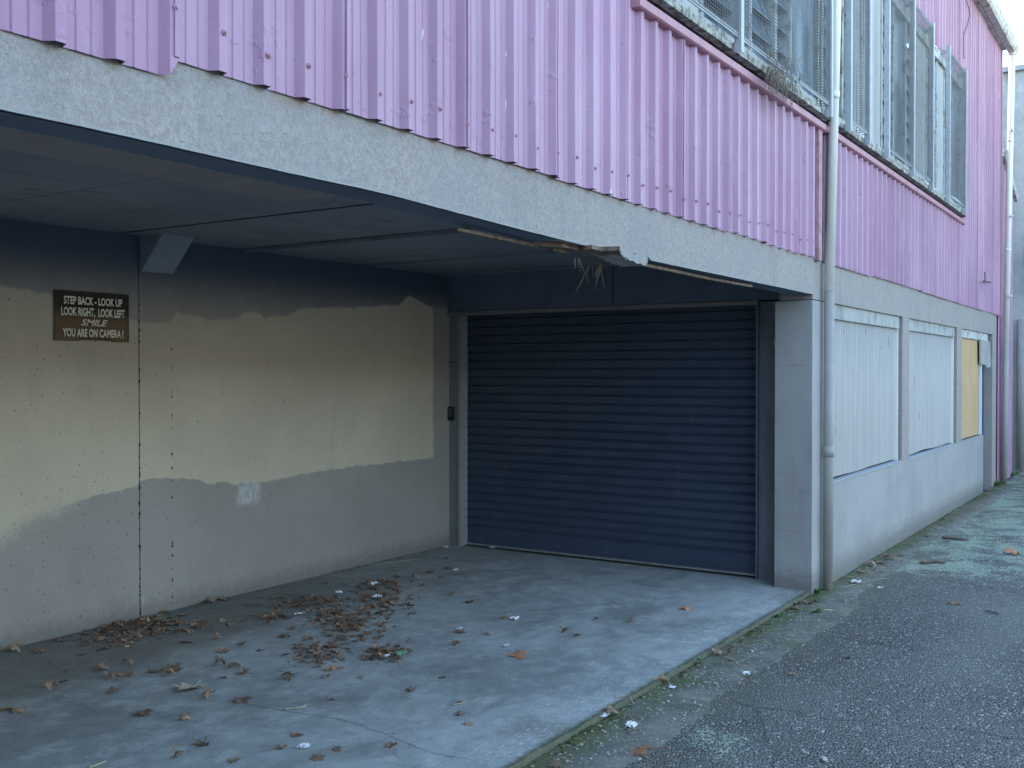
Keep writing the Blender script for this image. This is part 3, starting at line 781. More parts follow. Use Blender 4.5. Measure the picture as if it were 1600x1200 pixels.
# boards over the openings
def corr_board(x0, x1, z0, z1, y, name, mat, pitch=0.046, amp=0.009, parent=bld):
    bm = B(); n = int((x1 - x0) / pitch) ; prev = None
    for i in range(n * 6 + 1):
        x = x0 + (x1 - x0) * i / (n * 6); ph = (i % 6) / 6
        d = amp * max(0, sin(ph * 2 * pi)) ** 0.7 + 0.006 * mnoise.noise(Vector((x * 1.5, 2, 0)))
        zz = z0 + 0.012 * mnoise.noise(Vector((x * 1.2, 7, 1)))
        cur = [bm.verts.new((x, y - d, zz)), bm.verts.new((x, y - d + 0.008 * mnoise.noise(Vector((x * 2, 5, 5))), (zz + z1) / 2)), bm.verts.new((x, y - d, z1))]
        if prev:
            for a in range(2): bm.faces.new([prev[a], cur[a], cur[a+1], prev[a+1]])
        prev = cur
    return obj(name, bm, mat, parent)
for i, (x0, x1) in enumerate((O1, O2)):
    w = bpy.data.objects.new('boarded_window', None); COL.objects.link(w); w.parent = bld; w.location = Vector(((x0 + x1) / 2, YF + .06, ZS)) - bld.location
    w['label'] = ['wide window opening closed with pale corrugated steel, nearest the garage bay', 'middle window opening closed with pale corrugated steel'][i]
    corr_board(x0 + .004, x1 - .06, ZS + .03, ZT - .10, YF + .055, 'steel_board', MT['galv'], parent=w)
    bm = B(); box(bm, x0 + .001, x1 - .03, YF + .022, YF + .050, ZT - .112, ZT - .001); obj('header_strip', bm, mat_weathered('header_strip_%d' % i, (0.42, 0.43, 0.42), (0.27, 0.27, 0.26), 0.3, 6), w)
    bm = B(); box(bm, x1 - .060, x1 - .034, YF + .03, YF + .07, ZS + .012, ZT - .112); obj('edge_frame', bm, MT['white'], w)
    bm = B(); box(bm, x0 + .001, x1 - .001, YF - .006, YF + .07, ZS + .0005, ZS + .016); bevel_all(bm, .003); obj('sill', bm, simple('sill_paint_%d' % i, (0.34, 0.37, 0.40), .6, .1, 10), w)
    bm = B(); box(bm, x0, x1, YF + .09, YF + .12, ZS, ZT); obj('backing', bm, MT['dark'], w)
# third opening: plywood, frame, hanging board, doorway
w = bpy.data.objects.new('boarded_window', None); COL.objects.link(w); w.parent = bld; w.location = Vector((13.8, YF + .06, ZS)) - bld.location
w['label'] = 'narrow window opening closed with a yellowish plywood sheet, beside the doorway'
bm = B(); box(bm, 13.122, 14.56, YF + .045, YF + .06, ZS + .03, ZT - .10); obj('plywood_sheet', bm, MT['ply'], w)
bm = B(); box(bm, 13.122, 15.18, YF + .02, YF + .042, ZT - .10, ZT - .004); obj('header_strip', bm, MT['frame'], w)
bm = B(); box(bm, 14.565, 14.655, YF + .05, YF + .075, ZS + .02, ZT - .10); obj('jamb_board', bm, MT['jamb'], w)
bm = B(); box(bm, 14.66, 14.698, YF + .02, YF + .07, ZS + .02, ZT - .33); obj('edge_frame', bm, MT['white'], w)
bm = B(); box(bm, 13.122, 14.70, YF - .006, YF + .07, ZS + .0005, ZS + .014); obj('sill', bm, simple('sill_paint', (0.34, 0.37, 0.40), .6, .1, 10), w)
bm = B(); box(bm, 13.12, 15.42, YF + .25, YF + .27, -.02, ZT); box(bm, 13.12, 14.70, YF + .085, YF + .11, ZS, ZT - .004); obj('backing', bm, MT['dark'], w)
bm = B(); prism_y(bm, [(14.46, 1.96), (15.22, 1.96), (15.32, 1.62), (14.95, 1.61), (14.90, 1.64), (14.48, 1.66)], YF + .002, YF + .018)
obj('hanging_board', bm, simple('weathered_board', (0.36, 0.36, 0.345), .7, .2, 8), w)
dw = bpy.data.objects.new('side_door', None); COL.objects.link(dw); dw.parent = bld; dw.location = Vector((15.05, YF + .2, 0)) - bld.location
bm = B(); box(bm, 14.76, 15.36, YF + .16, YF + .20, 0.0, 2.0); bevel_all(bm, .004); box(bm, 14.86, 15.26, YF + .152, YF + .16, .2, .9); box(bm, 14.86, 15.26, YF + .152, YF + .16, 1.1, 1.8); obj('door_leaf', bm, MT['bluedoor'], dw)
bm = B(); box(bm, 14.701, 14.76, YF + .10, YF + .22, -.02, 2.06); box(bm, 15.36, 15.419, YF + .10, YF + .22, -.02, 2.06); obj('door_frame', bm, MT['bluedoor'], dw)

# --- pink cladding
RP = 0.16; X0 = 1.77
def clad_profile(x0, x1):
    """list of (x, outward) for ribbed sheet, rib pitch RP, sheets of four ribs"""
    k0 = math.floor((x0 - X0) / RP) - 1; k1 = math.ceil((x1 - X0) / RP) + 1
    pts = []
    for k in range(k0, k1 + 1):
        b = X0 + k * RP
        for dx, d in ((0.000, 0.034), (0.010, 0.004), (0.038, 0.008), (0.0415, 0.0115), (0.045, 0.008), (0.079, 0.008), (0.0825, 0.0115), (0.086, 0.008), (0.116, 0.008), (0.132, 0.034), (0.1599, 0.034)):
            pts.append((b + dx, d))
    return [(x, d) for x, d in pts if x0 <= x <= x1]
def clad(name, x0, x1, zlo, zhi, yb=YF - 0.001, parent=bld):
    bm = B(); prof = clad_profile(x0, x1)
    prev = None; psheet = None
    nz = max(2, int((zhi - 2.3) / 0.35))
    for x, d in prof:
        sh = math.floor((x - X0 + 0.00005) / 0.64)
        rr = random.Random(sh * 31 + 5)
        oy = rr.uniform(-0.003, 0.003); lift = 0.010 * rr.random()
        frac = ((x - X0 + 0.00005) % 0.64) / 0.64
        zl = zlo(x) if callable(zlo) else zlo
        zl += rr.uniform(-0.006, 0.006)
        z_ = [zl + (zhi - zl) * i / nz for i in range(nz + 1)]
        cur = []
        for z in z_:
            w = 0.003 * mnoise.noise(Vector((x * 2.2, 0, z * 1.7))) + 0.0015 * mnoise.noise(Vector((x * 9, 4, z * 5)))
            extra = 0.35 * lift * max(0, 1 - frac * 8)
            cur.append(bm.verts.new((x + (0.002 * mnoise.noise(Vector((x, 1, z * 2)))), yb - d + oy + w - extra, z)))
        if prev and psheet == sh:
            for i in range(nz): 
                f = bm.faces.new([prev[i], cur[i], cur[i+1], prev[i+1]])
        elif prev:
            # lap: start the new sheet from a lip tucked beside the old edge
            lip = [bm.verts.new((v.co.x - 0.016, min(v.co.y, pv.co.y) - 0.0015 - 0.0025 * abs(mnoise.noise(Vector((v.co.x, 3, v.co.z * 2)))), v.co.z)) for v, pv in zip(cur, prev)]
            tuck = [bm.verts.new((v.co.x - 0.0162, v.co.y + 0.004, v.co.z)) for v in cur]
            for i in range(nz): bm.faces.new([tuck[i], lip[i], lip[i+1], tuck[i+1]])
            for i in range(nz): bm.faces.new([lip[i], cur[i], cur[i+1], lip[i+1]])
        prev = cur; psheet = sh
    return obj(name, bm, MT['pink'], parent)
def zl_main(x):
    if x < X0 - .006: return ZC - 0.050 - 0.0
    return ZC - 0.008
c1 = clad('cladding', -6, 4.435, zl_main, EAVE)
c2 = clad('cladding', 4.37, 7.30, zl_main, 3.285, YF + .0025)
c3 = clad('cladding', 7.46, 12.98, lambda x: ZC - 0.012, 3.285)
c4 = clad('cladding', 12.90, 15.95, lambda x: ZC - 0.015, EAVE, YF + .001)
c5 = clad('cladding', 4.436, 12.98, 4.93, EAVE)
# cover strip at the expansion joint
bm = B(); box(bm, 7.302, 7.385, YF - .034, YF + .0, ZC - .02, 3.285); obj('corner_flashing', bm, MT['tanpink'], bld)
bm = B(); box(bm, 7.386, 7.42, YF - .012, YF + .02, ZC, 4.9); obj('joint_strip', bm, simple('brown_strip', (0.12, 0.085, 0.075), .8, .2), bld)
# screws low on each rib of the near cladding
sm = None
for k in range(-6, 35):
    if k % 1: continue
    x = X0 + k * RP - 0.013
    if x < 1.2 or x > 7.25: continue
    z = (ZC + 0.09 if x > X0 else ZC + .12) + 0.012 * sin(k * 2.1)
    bm = B()
    c = Vector((x, YF - .038, z))
    bmesh.ops.create_cone(bm, cap_ends=True, segments=14, radius1=0.0085, radius2=0.007, depth=0.003, matrix=Matrix.Translation(c) @ Matrix.Rotation(pi / 2, 4, 'X'))
    bmesh.ops.create_cone(bm, cap_ends=True, segments=6, radius1=0.0048, radius2=0.0045, depth=0.006, matrix=Matrix.Translation(c + Vector((0, -.004, 0))) @ Matrix.Rotation(pi / 2, 4, 'X'))
    obj('screw', bm, MT['pinkplain'], c1 if x < 4.43 else c2)

# --- sill line flashing
def hbar(name, x0, x1, y0, y1, z0, z1, mat, parent=bld, bev=0.0):
    bm = B(); box(bm, x0, x1, y0, y1, z0, z1)
    if bev: bevel_all(bm, bev)
    return obj(name, bm, mat, parent)
for (x0, x1) in ((4.40, 7.40), (7.43, 12.98)):
    bm = B(); vs = [(YF - .055, 3.268), (YF - .058, 3.305), (YF + .02, 3.318), (YF + .02, 3.262), (YF - .045, 3.262)]
    a = [bm.verts.new((x0, y, z)) for y, z in vs]; b = [bm.verts.new((x1, y, z)) for y, z in vs]
    bm.faces.new(a); bm.faces.new(b[::-1])
    for i in range(5): bm.faces.new([a[i], b[i], b[(i+1) % 5], a[(i+1) % 5]])
    bmesh.ops.recalc_face_normals(bm, faces=bm.faces)
    obj('sill_flashing', bm, MT['pinkplain'], bld)

# --- upper louvre windows
WZ0, WZ1 = 3.345, 4.90
def ragged_sill(x0, x1, parent):
    bm = B(); n = int((x1 - x0) / .05); prev = None
    for i in range(n + 1):
        x = x0 + (x1 - x0) * i / n
        w = 0.006 * mnoise.noise(Vector((x * 8, 0, 2))) + .003 * mnoise.noise(Vector((x * 30, 0, 2)))
        ring = [(YF - .030, WZ0 + .0), (YF - .075 + w, WZ0 + .004), (YF - .078 + w, WZ0 + .042 + w), (YF + .05, WZ0 + .055)]
        cur = [bm.verts.new((x, y, z)) for y, z in ring]
        if prev:
            for a in range(3): bm.faces.new([prev[a], prev[a+1], cur[a+1], cur[a]])
        else: bm.faces.new(cur[::-1])
        prev = cur
    bm.faces.new(prev)
    bmesh.ops.recalc_face_normals(bm, faces=bm.faces)
    obj('sill', bm, MT['sill'], parent)
def wire_mesh(x0, x1, z0, z1, y, parent, px=0.024, pz=0.020, w=0.0030):
    bm = B(); nx = int((x1 - x0) / px); nz = int((z1 - z0) / pz)
    def bow(x, z): return 0.012 * mnoise.noise(Vector((x * 1.2, 1, z * 1.2)))
    for i in range(nx + 1):
        x = x0 + (x1 - x0) * i / nx
        P = [(x, y + bow(x, z0 + (z1 - z0) * j / 4), z0 + (z1 - z0) * j / 4) for j in range(5)]
        for a, b in zip(P, P[1:]): obox(bm, a, b, w, w * .6, Vector((0, 1, 0)))
    for j in range(nz + 1):
        z = z0 + (z1 - z0) * j / nz; nn = max(1, int((x1 - x0) / .35))
        P = [(x0 + (x1 - x0) * i / nn, y + .002 + bow(x0 + (x1 - x0) * i / nn, z), z) for i in range(nn + 1)]
        for a, b in zip(P, P[1:]): obox(bm, a, b, w * .6, w, Vector((0, 1, 0)))
    return obj('security_mesh', bm, MT['wire'], parent)
def louvres(x0, x1, z0, z1, parent, y=YF + .03, rnd=None):
    bm = B(); h = 0.145; n = int((z1 - z0) / h); rr = rnd or random.Random(int(x0 * 100))
    base = rr.uniform(12, 22)
    for i in range(n):
        z = z0 + (z1 - z0) * (i + .5) / n; a = radians(base + rr.uniform(-4, 4))
        c, s_ = cos(a) * h * .54, sin(a) * h * .54
        poly(bm, [(x0, y - s_, z - c), (x1, y - s_, z - c), (x1, y + s_, z + c), (x0, y + s_, z + c)])
        obox(bm, (x0, y - s_, z - c), (x1, y - s_, z - c), .005, .005)
    return obj('louvre_blades', bm, MT['glass'], parent)
def window_unit(x0, x1, label, bays, frames_extra=()):
    w = bpy.data.objects.new('louvre_window', None); COL.objects.link(w); w.parent = bld; w.location = Vector(((x0 + x1) / 2, YF, WZ0)) - bld.location
    w['label'] = label
    ragged_sill(x0, x1, w)
    bm = B()
    box(bm, x0, x1, YF - .012, YF + .06, WZ0 + .056, WZ0 + .125)
    box(bm, x0, x1, YF - .03, YF + .06, WZ1 - .09, WZ1 + .02)
    t = WZ0 + .1255; q = WZ1 - .0905
    for (a, b, kind) in bays:
        box(bm, a - .022, a + .022, YF - .01, YF + .06, t, q)
    box(bm, x1 - .03, x1 + .0, YF - .01, YF + .06, t, q)
    obj('frame', bm, MT['frame'], w)
    for (a, b, kind) in bays:
        if kind == 'L': louvres(a + .025, b - .025, t, q, w)
        elif kind == 'P':
            bm = B(); box(bm, a + .023, b - .023, YF + .0, YF + .03, t, q); obj('blank_panel', bm, MT['palepanel'], w)
        elif kind == 'D':
            bm = B(); box(bm, a + .023, b - .023, YF + .02, YF + .03, t, q); obj('pane', bm, MT['glass'], w)
    return w
def guard(x0, x1, parent, y=YF - .115, posts=(), zlo=WZ0 + .075, zhi=WZ1 + .02):
    wire_mesh(x0, x1, zlo, zhi, y, parent)
    # side return of the mesh at the far end
    bm = B()
    for px in (x0, x1) + tuple(posts):
        box(bm, px - .022, px + .022, y - .012, y - .006, zlo - .09, zhi + .05)
        box(bm, px - .022, px - .017, y - .006, y + .030, zlo - .09, zhi + .05)
        box(bm, px - .015, px + .015, y + .0, YF - .013, zlo - .075, zlo - .035)
        box(bm, px - .015, px + .015, y + .0, YF - .031, zhi - .03, zhi + .01)
    box(bm, x0 + .023, x1 - .023, y + .004, y + .012, zhi - .02, zhi + .005)
    box(bm, x0 + .023, x1 - .023, y + .004, y + .012, zlo - .01, zlo + .015)
    obj('guard_frame', bm, MT['post'], parent)
    bm = B(); nz = int((zhi - zlo) / .019)
    for j in range(nz + 1):
        z = zlo + (zhi - zlo) * j / nz
        obox(bm, (x1 + .01, y, z), (x1 + .01, YF - .015, z), .003, .0036)
    for k in range(5):
        yy = y + (YF - .015 - y) * k / 4; obox(bm, (x1 + .01, yy, zlo), (x1 + .01, yy, zhi), .003, .003, Vector((0, 1, 0)))
    obj('mesh_return', bm, MT['wire'], parent)
w1 = window_unit(4.46, 7.385, 'left louvre window behind a long wire mesh guard, above the garage beam', [(4.48, 4.95, 'L'), (4.95, 5.25, 'P'), (5.25, 5.75, 'L'), (5.75, 6.0, 'D'), (6.0, 6.45, 'L'), (6.45, 6.75, 'L'), (6.75, 7.36, 'D')])
guard(4.55, 7.30, w1, posts=(5.55,))
w2 = window_unit(7.44, 12.95, 'long louvre window behind three wire mesh guards, right of the white downpipe',
    [(7.46, 7.98, 'L'), (7.98, 8.15, 'D'), (8.15, 8.55, 'P'), (8.55, 9.20, 'P'), (9.20, 9.62, 'L'), (9.62, 10.10, 'D'), (10.10, 10.55, 'L'), (10.55, 11.05, 'P'), (11.05, 11.55, 'L'), (11.55, 11.95, 'P'), (11.95, 12.35, 'L'), (12.35, 12.95, 'D')])
guard(7.80, 8.35, w2); guard(8.97, 10.78, w2, posts=(9.93,)); guard(11.62, 12.60, w2)
# dim room behind the glass
bm = B(); box(bm, 4.4, 13, YF + .5, YF + .52, 3.0, 5.2); obj('room_back', bm, MT['dark'], bld)

# --- roof edge: soffit, gutter, roof, other walls of the shell
hbar('eave_soffit', -6, 15.98, YF - .075, YF + .1, EAVE + .001, EAVE + .02, MT['frame'])
bm = B()
ring = [(-.080, 0.0), (-.080, .10), (-.085, .12), (-.185, .14), (-.200, .14), (-.200, .125), (-.185, .03), (-.165, .0)]
a = [bm.verts.new((-6, YF + y, EAVE + .0 + z)) for y, z in ring]; b = [bm.verts.new((16.30, YF + y, EAVE + z)) for y, z in ring]
bm.faces.new(a); bm.faces.new(b[::-1])
for i in range(len(ring)): bm.faces.new([a[i], b[i], b[(i+1) % len(ring)], a[(i+1) % len(ring)]])
bmesh.ops.recalc_face_normals(bm, faces=bm.faces)
obj('gutter', bm, mat_weathered('gutter_paint', (0.60, 0.60, 0.57), (0.30, 0.22, 0.16), 0.25, 10), bld)
bm = B(); poly(bm, [(-6.1, YF - .1, EAVE + .17), (16.0, YF - .1, EAVE + .17), (16.1, 9, EAVE + 1.0), (-6.1, 9, EAVE + 1.0)])
poly(bm, [(-6.1, 9, EAVE + 1.0), (16.1, 9, EAVE + 1.0), (16.1, 16, EAVE + .1), (-6.1, 16, EAVE + .1)])
obj('roof', bm, MT['roof'], bld)
bm = B(); box(bm, -6.0, -5.9, YF + .2, 15.8, -.05, EAVE + .1); box(bm, 15.76, 15.9, YF + .25, 15.8, -.05, EAVE + .1); box(bm, -5.9, 15.76, 15.7, 15.8, -.05, EAVE + .1)
box(bm, -4.2, -4.0, YF, 5.8, -.05, 2.5)
obj('rear_walls', bm, MT['wall'], bld)
bm = B(); box(bm, 15.951, 15.99, YF - .034, YF + .25, ZC - .03, EAVE); obj('corner_flashing', bm, MT['pinkplain'], bld)
bm = B(); box(bm, X_END + .001, 15.86, YF + .01, YF + .04, -.05, ZC - .04); obj('corner_flashing', bm, MT['tanpink'], bld)
# hanging wire by the eave
bm = B(); P = [on_y(1250 + a / 4.571, b / 4.571, YF - .05) for a, b in ((1185, 0), (1205, 50), (1212, 110), (1195, 180), (1172, 240), (1168, 330), (1172, 420))]
tube(bm, P, 0.004, 6); obj('loose_cable', bm, MT['black'], bld)
bm = B(); P = [on_y(1250 + a / 4.571, 240 + b / 4.571, YF - .07) for a, b in ((1320, 845), (1322, 912))]; tube(bm, P, .006, 6)
P = [on_y(1250 + a / 4.571, 240 + b / 4.571, YF - .07) for a, b in ((1308, 912), (1362, 920))]; tube(bm, P, .009, 6); obj('wall_hook', bm, simple('rusty_hook', (0.10, 0.06, 0.05), .8, .2), bld)

# --- downpipes
def pipe(name, bot, mid, top, r, brz, label, elbow=None):
    d = bpy.data.objects.new(name, None); COL.objects.link(d); d.parent = bld; d.location = Vector(bot) - bld.location
    d['label'] = label
    bm = B(); tube(bm, [bot, mid], r, 20); obj('lower_length', bm, MT['greypipe'], d)
    bm = B(); tube(bm, [Vector(mid) + Vector((0, 0, .0015)), top], r, 20); obj('upper_length', bm, MT['white'], d)
    B0, M0, T0 = Vector(bot), Vector(mid), Vector(top)
    for z, m_, k in brz:
        a, b = (B0, M0) if z < M0.z else (M0, T0)
        c = a.lerp(b, (z - a.z) / (b.z - a.z)); dd = (b - a).normalized()
        bm = B(); tube(bm, [c - dd * .03 * k, c + dd * .03 * k], r + .004, 20); 
        obj('collar', bm, MT[m_], d)
    return d, T0
zmid = on_y(1296, 455, YF - .05).z; zc1 = on_y(1291, 706, YF - .05).z; zc2 = on_y(1304, 146, YF - .1).z
Pb = on_z(1291, 912, -.03)
d1, _ = pipe('downpipe', (7.50, YF - .048, -.03), (7.50, YF - .052, zmid), (7.49, YF - .135, EAVE + .01), 0.036,
    [(zc1, 'greypipe', 1.3), (zc2, 'white', .9)], 'thick downpipe beside the garage pillar, white above and painted grey below')
bm = B(); tube(bm, [(7.50, YF - .09, 4.62), (7.50, YF - .01, 4.62)], .01, 8); obj('pipe_bracket', bm, MT['white'], d1)
zm2 = on_y(1567, 532, YF - .1).z
d2, _ = pipe('downpipe', (16.12, YF - .06, -.03), (16.12, YF - .075, zm2), (16.16, YF - .13, EAVE - .03), 0.042,
    [(on_y(1567, 385, YF - .1).z, 'white', .6), (on_y(1567, 207, YF - .1).z, 'white', .6)], 'far downpipe at the end of the pink wall below the gutter')
bm = B(); tube(bm, [(16.16, YF - .13, EAVE - .031), (16.16, YF - .13, EAVE + .02), (16.16, YF - .14, EAVE + .06)], .050, 14); obj('gutter_outlet', bm, MT['white'], d2)
for z in (2.62, 3.2 + .55, 4.95):
    bm = B(); box(bm, 15.98, 16.12, YF - .16, YF - .14, z - .012, z + .012); obj('pipe_bracket', bm, MT['white'], d2)

# ------------------------------------------------------------------ pink lean-to past the far pipe
lt = empty('lean_to', (16.9, 2.2, 0), 'low pink ribbed lean-to beyond the far downpipe with a white sloping barge', 'shed')
bm = B(); prof = clad_profile(16.02, 17.35); prev = None
for x, d in prof:
    cur = [bm.verts.new((x, YF + .02 - d, -.03)), bm.verts.new((x, YF + .02 - d, 4.62 - (x - 16.02) * .30))]
    if prev: bm.faces.new([prev[0], cur[0], cur[1], prev[1]])
    prev = cur
obj('cladding', bm, MT['pink'], lt)
bm = B(); obox(bm, (16.1, YF - .03, 4.66), (17.45, YF - .03, 4.20), .05, .12); obj('barge_board', bm, MT['frame'], lt)
bm = B(); prism_y(bm, [(16.03, -.05), (17.33, -.05), (17.33, 4.18), (16.03, 4.55)], YF + .05, 7.0); obj('shed_wall', bm, MT['pinkplain'], lt)

# far building closing the lane
fb = empty('plastered_building', (21, 0, 0), 'tall stained plaster building closing the far end of the lane', 'building')
bm = B(); box(bm, 18.4, 24, -3.4, 9.0, -.06, 6.38); obj('wall', bm, MT['old'], fb)
bm = B(); box(bm, 18.33, 24.07, -3.47, 9.07, 6.3805, 6.46); obj('parapet', bm, MT['old'], fb)
p = on_x(1597, 640, 18.3)
bm = B(); tube(bm, [(18.34, p.y + .02, .0), (18.34, p.y + .02, 2.4)], .05, 10); obj('pipe', bm, MT['jamb'], fb)

# sunlit building over the lane (behind the photographer)
ob = empty('rendered_building', (3, -21, 0), 'cream rendered building across the lane facing the pink workshop', 'building')
bm = B(); box(bm, -30, 30, -23, -20.0, -.06, 5.0); obj('wall', bm, MT['lane_wall'], ob)
bm = B(); box(bm, -30.2, 30.2, -23.2, -19.8, 5.0005, 5.2); obj('parapet', bm, MT['lane_wall'], ob)

bb = empty('unseen_light_blocker', (-13, -6, 0), 'unseen dark building added behind the camera to block skylight along the lane', 'building')  # added out of view to cut the light on faces turned up the lane
bm = B(); box(bm, -17, -9.5, -13.5, 0.6, -.06, 6.0); obj('wall', bm, simple('blocker_dark', (0.16, 0.10, 0.08), .85, .2, 4), bb)  # body of the added unseen light blocker
bm = B(); box(bm, -17.1, -9.4, -13.6, .7, 6.0005, 6.2); obj('parapet', bm, simple('blocker_coping', (0.3, 0.29, 0.27), .85, .1, 4), bb)  # top of the added unseen light blocker

# ------------------------------------------------------------------ SIGN
sA = on_y(84, 453, YW - .006); sB = on_y(200, 461, YW - .006); zb = on_y(84, 532, YW - .006).z
sx0, sx1, sz1, sz0 = sA.x, sB.x, (sA.z + sB.z) / 2, zb
def mat_sign():
    m = M('sign_black_gloss'); sep = m.xyz()
    n = m.noise(9, 4, 0.7, dist=1.0)
    col = m.mix(m.ss(n, 0.4, 0.7), (0.012, 0.010, 0.009), (0.030, 0.021, 0.014))
    h = m.ss(sep[2], sz0, sz1); col = m.mix(m.ss(h, 0.85, 0.30, 0, 0.75), col, (0.20, 0.115, 0.045))
    m.bump(m.noise(5, 3), .1, .01)
    return m.fin(col, m.ss(n, .35, .65, .30, .45), 0.25)
sign = empty('warning_sign', ((sx0 + sx1) / 2, YW - .004, sz0), 'black gloss camera warning sign with cream capitals on the bay side wall', 'sign')
bm = B(); nx = 14; nz = 9; g = []
for i in range(nx + 1):
    col_ = []
    for j in range(nz + 1):
        x = sx0 + (sx1 - sx0) * i / nx; z = sz0 + (sz1 - sz0) * j / nz
        b_ = -0.006 - 0.004 * abs(mnoise.noise(Vector((x * 5, 1, z * 6))))
        if j == 0 and 5 <= i <= 10: b_ -= 0.012; z += .006
        col_.append(bm.verts.new((x, YW + b_, z)))
    g.append(col_)
for i in range(nx):
    for j in range(nz):
        f = bm.faces.new([g[i][j], g[i+1][j], g[i+1][j+1], g[i][j+1]]); f.smooth = True
obj('sign_plate', bm, mat_sign(), sign)
bm = B()
for a, b in (((sx0, sz0), (sx0, sz1)), ((sx1, sz0), (sx1, sz1)), ((sx0, sz1), (sx1, sz1))):
    obox(bm, (a[0], YW - .010, a[1]), (b[0], YW - .010, b[1]), .003, .003)
obj('sign_edge', bm, MT['black'], sign)
mtext = M('sign_lettering'); nt = mtext.noise(60, 4, .7); mtext.fin(mtext.mix(mtext.ss(nt, .35, .6), (0.85, 0.76, 0.58), (0.95, 0.88, 0.70)), .5, .3)
def text_mesh(name, body, cx, cz, width, height, y, mat, parent, shear=0.0, bold=0.0):
    cu = bpy.data.curves.new(name, 'FONT'); cu.body = body; cu.align_x = 'CENTER'; cu.size = 1; cu.offset = bold; cu.shear = shear; cu.resolution_u = 3
    to = bpy.data.objects.new('tmp', cu); COL.objects.link(to)
    bpy.context.view_layer.update()
    dg = bpy.context.evaluated_depsgraph_get(); me = bpy.data.meshes.new_from_object(to.evaluated_get(dg))
    bpy.data.objects.remove(to); bpy.data.curves.remove(cu)
    xs_ = [v.co.x for v in me.vertices]; ys_ = [v.co.y for v in me.vertices]
    w_, h_ = max(xs_) - min(xs_), max(ys_) - min(ys_); mx = (max(xs_) + min(xs_)) / 2; my = min(ys_)
    for v in me.vertices:
        x = (v.co.x - mx) / w_ * width; z = (v.co.y - my) / h_ * height
        v.co = Vector((cx + x, y, cz + z)) - wloc(parent)
    me.materials.append(mat)
    o = bpy.data.objects.new(name, me); COL.objects.link(o); o.parent = parent
    return o
SW = sx1 - sx0; SH = sz1 - sz0; cxm = (sx0 + sx1) / 2
yt = YW - .0145
text_mesh('lettering', 'STEP BACK - LOOK UP', cxm + .005, sz0 + SH * .735, SW * .79, SH * .165, yt, mtext.m, sign, bold=.036)
# a comma drops below the line, so this row is a little taller
text_mesh('lettering', 'LOOK RIGHT,  LOOK LEFT', cxm + .005, sz0 + SH * .475, SW * .86, SH * .205, yt, mtext.m, sign, bold=.036)
text_mesh('lettering', 'SMILE', cxm + .01, sz0 + SH * .315, SW * .36, SH * .135, yt, mtext.m, sign, shear=.35, bold=.02)
text_mesh('lettering', 'YOU ARE ON CAMERA !', cxm + .005, sz0 + SH * .085, SW * .82, SH * .17, yt, mtext.m, sign, bold=.036)

# ------------------------------------------------------------------ KEYPAD
kc = on_x(706, 646, XR)
kp = empty('keypad', (XR, kc.y, kc.z), 'small black keypad on the strip of wall left of the roller door', 'keypad')
bm = B(); box(bm, XR - .028, XR - .0005, kc.y - .032, kc.y + .032, kc.z - .062, kc.z + .062); bevel_all(bm, .007, 2); obj('case', bm, MT['black'], kp)
for r_ in range(4):
    for c_ in range(3):
        yy = kc.y - .017 + c_ * .017; zz = kc.z + .040 - r_ * .019
        bm = B(); box(bm, XR - .032, XR - .0285, yy - .006, yy + .006, zz - .006, zz + .006); obj('button', bm, MT['button'], kp)

# ------------------------------------------------------------------ PLANTS
def strands(bm, c, n, ln, spread, rad, down=True, rr=R):
    for k in range(n):
        p = Vector(c) + Vector((rr.uniform(-spread[0], spread[0]), rr.uniform(-spread[1], spread[1]), rr.uniform(-spread[2], spread[2])))
        L_ = ln * rr.uniform(.35, 1.1); P = [p]; d = Vector((rr.uniform(-.6, .6), rr.uniform(-.4, .4), (-1 if down else 1) * rr.uniform(.5, 1)))
        for s_ in range(5):
            d = d + Vector((rr.uniform(-.5, .5), rr.uniform(-.4, .4), (-.35 if down else -.12))); d.normalize()
            p = p + d * L_ / 5; P.append(p)
        tube(bm, P, [rad, rad, rad * .8, rad * .7, rad * .5, rad * .3], 4, False)
c = on_z(903, 402, 2.06)
bm = B(); strands(bm, c, 5, .07, (.02, .012, .008), .0012); tag(obj('dry_root', bm, MT['root'], loc=c), 'small wisp of dry roots hanging from the broken beam edge, left of the longer tuft', 'plant')
c = on_z(938, 412, 2.07)
bm = B(); strands(bm, c, 9, .13, (.010, .010, .008), .0013); strands(bm, c + Vector((-.06, .02, 0)), 3, .18, (.006, .01, .01), .0012)
tag(obj('dry_root', bm, MT['root'], loc=c), 'long tuft of dry roots dangling below the broken beam edge', 'plant')
for u, v, n in ((141, 268, 2), (585, 348, 3), (612, 352, 3), (270, 277, 3)):
    pass
c = on_y(1222, 118, YF - .13)
bm = B()
strands(bm, c + Vector((-.12, 0, 0)), 90, .20, (.13, .03, .04), .0017); strands(bm, c + Vector((.17, 0, -.02)), 45, .17, (.09, .03, .03), .0015); strands(bm, c + Vector((0, 0, .03)), 80, .12, (.30, .03, .05), .0015, False)
tag(obj('dead_weed', bm, MT['drygrass'], loc=c), 'dead grey weed matted in the mesh on the upper window sill', 'plant')
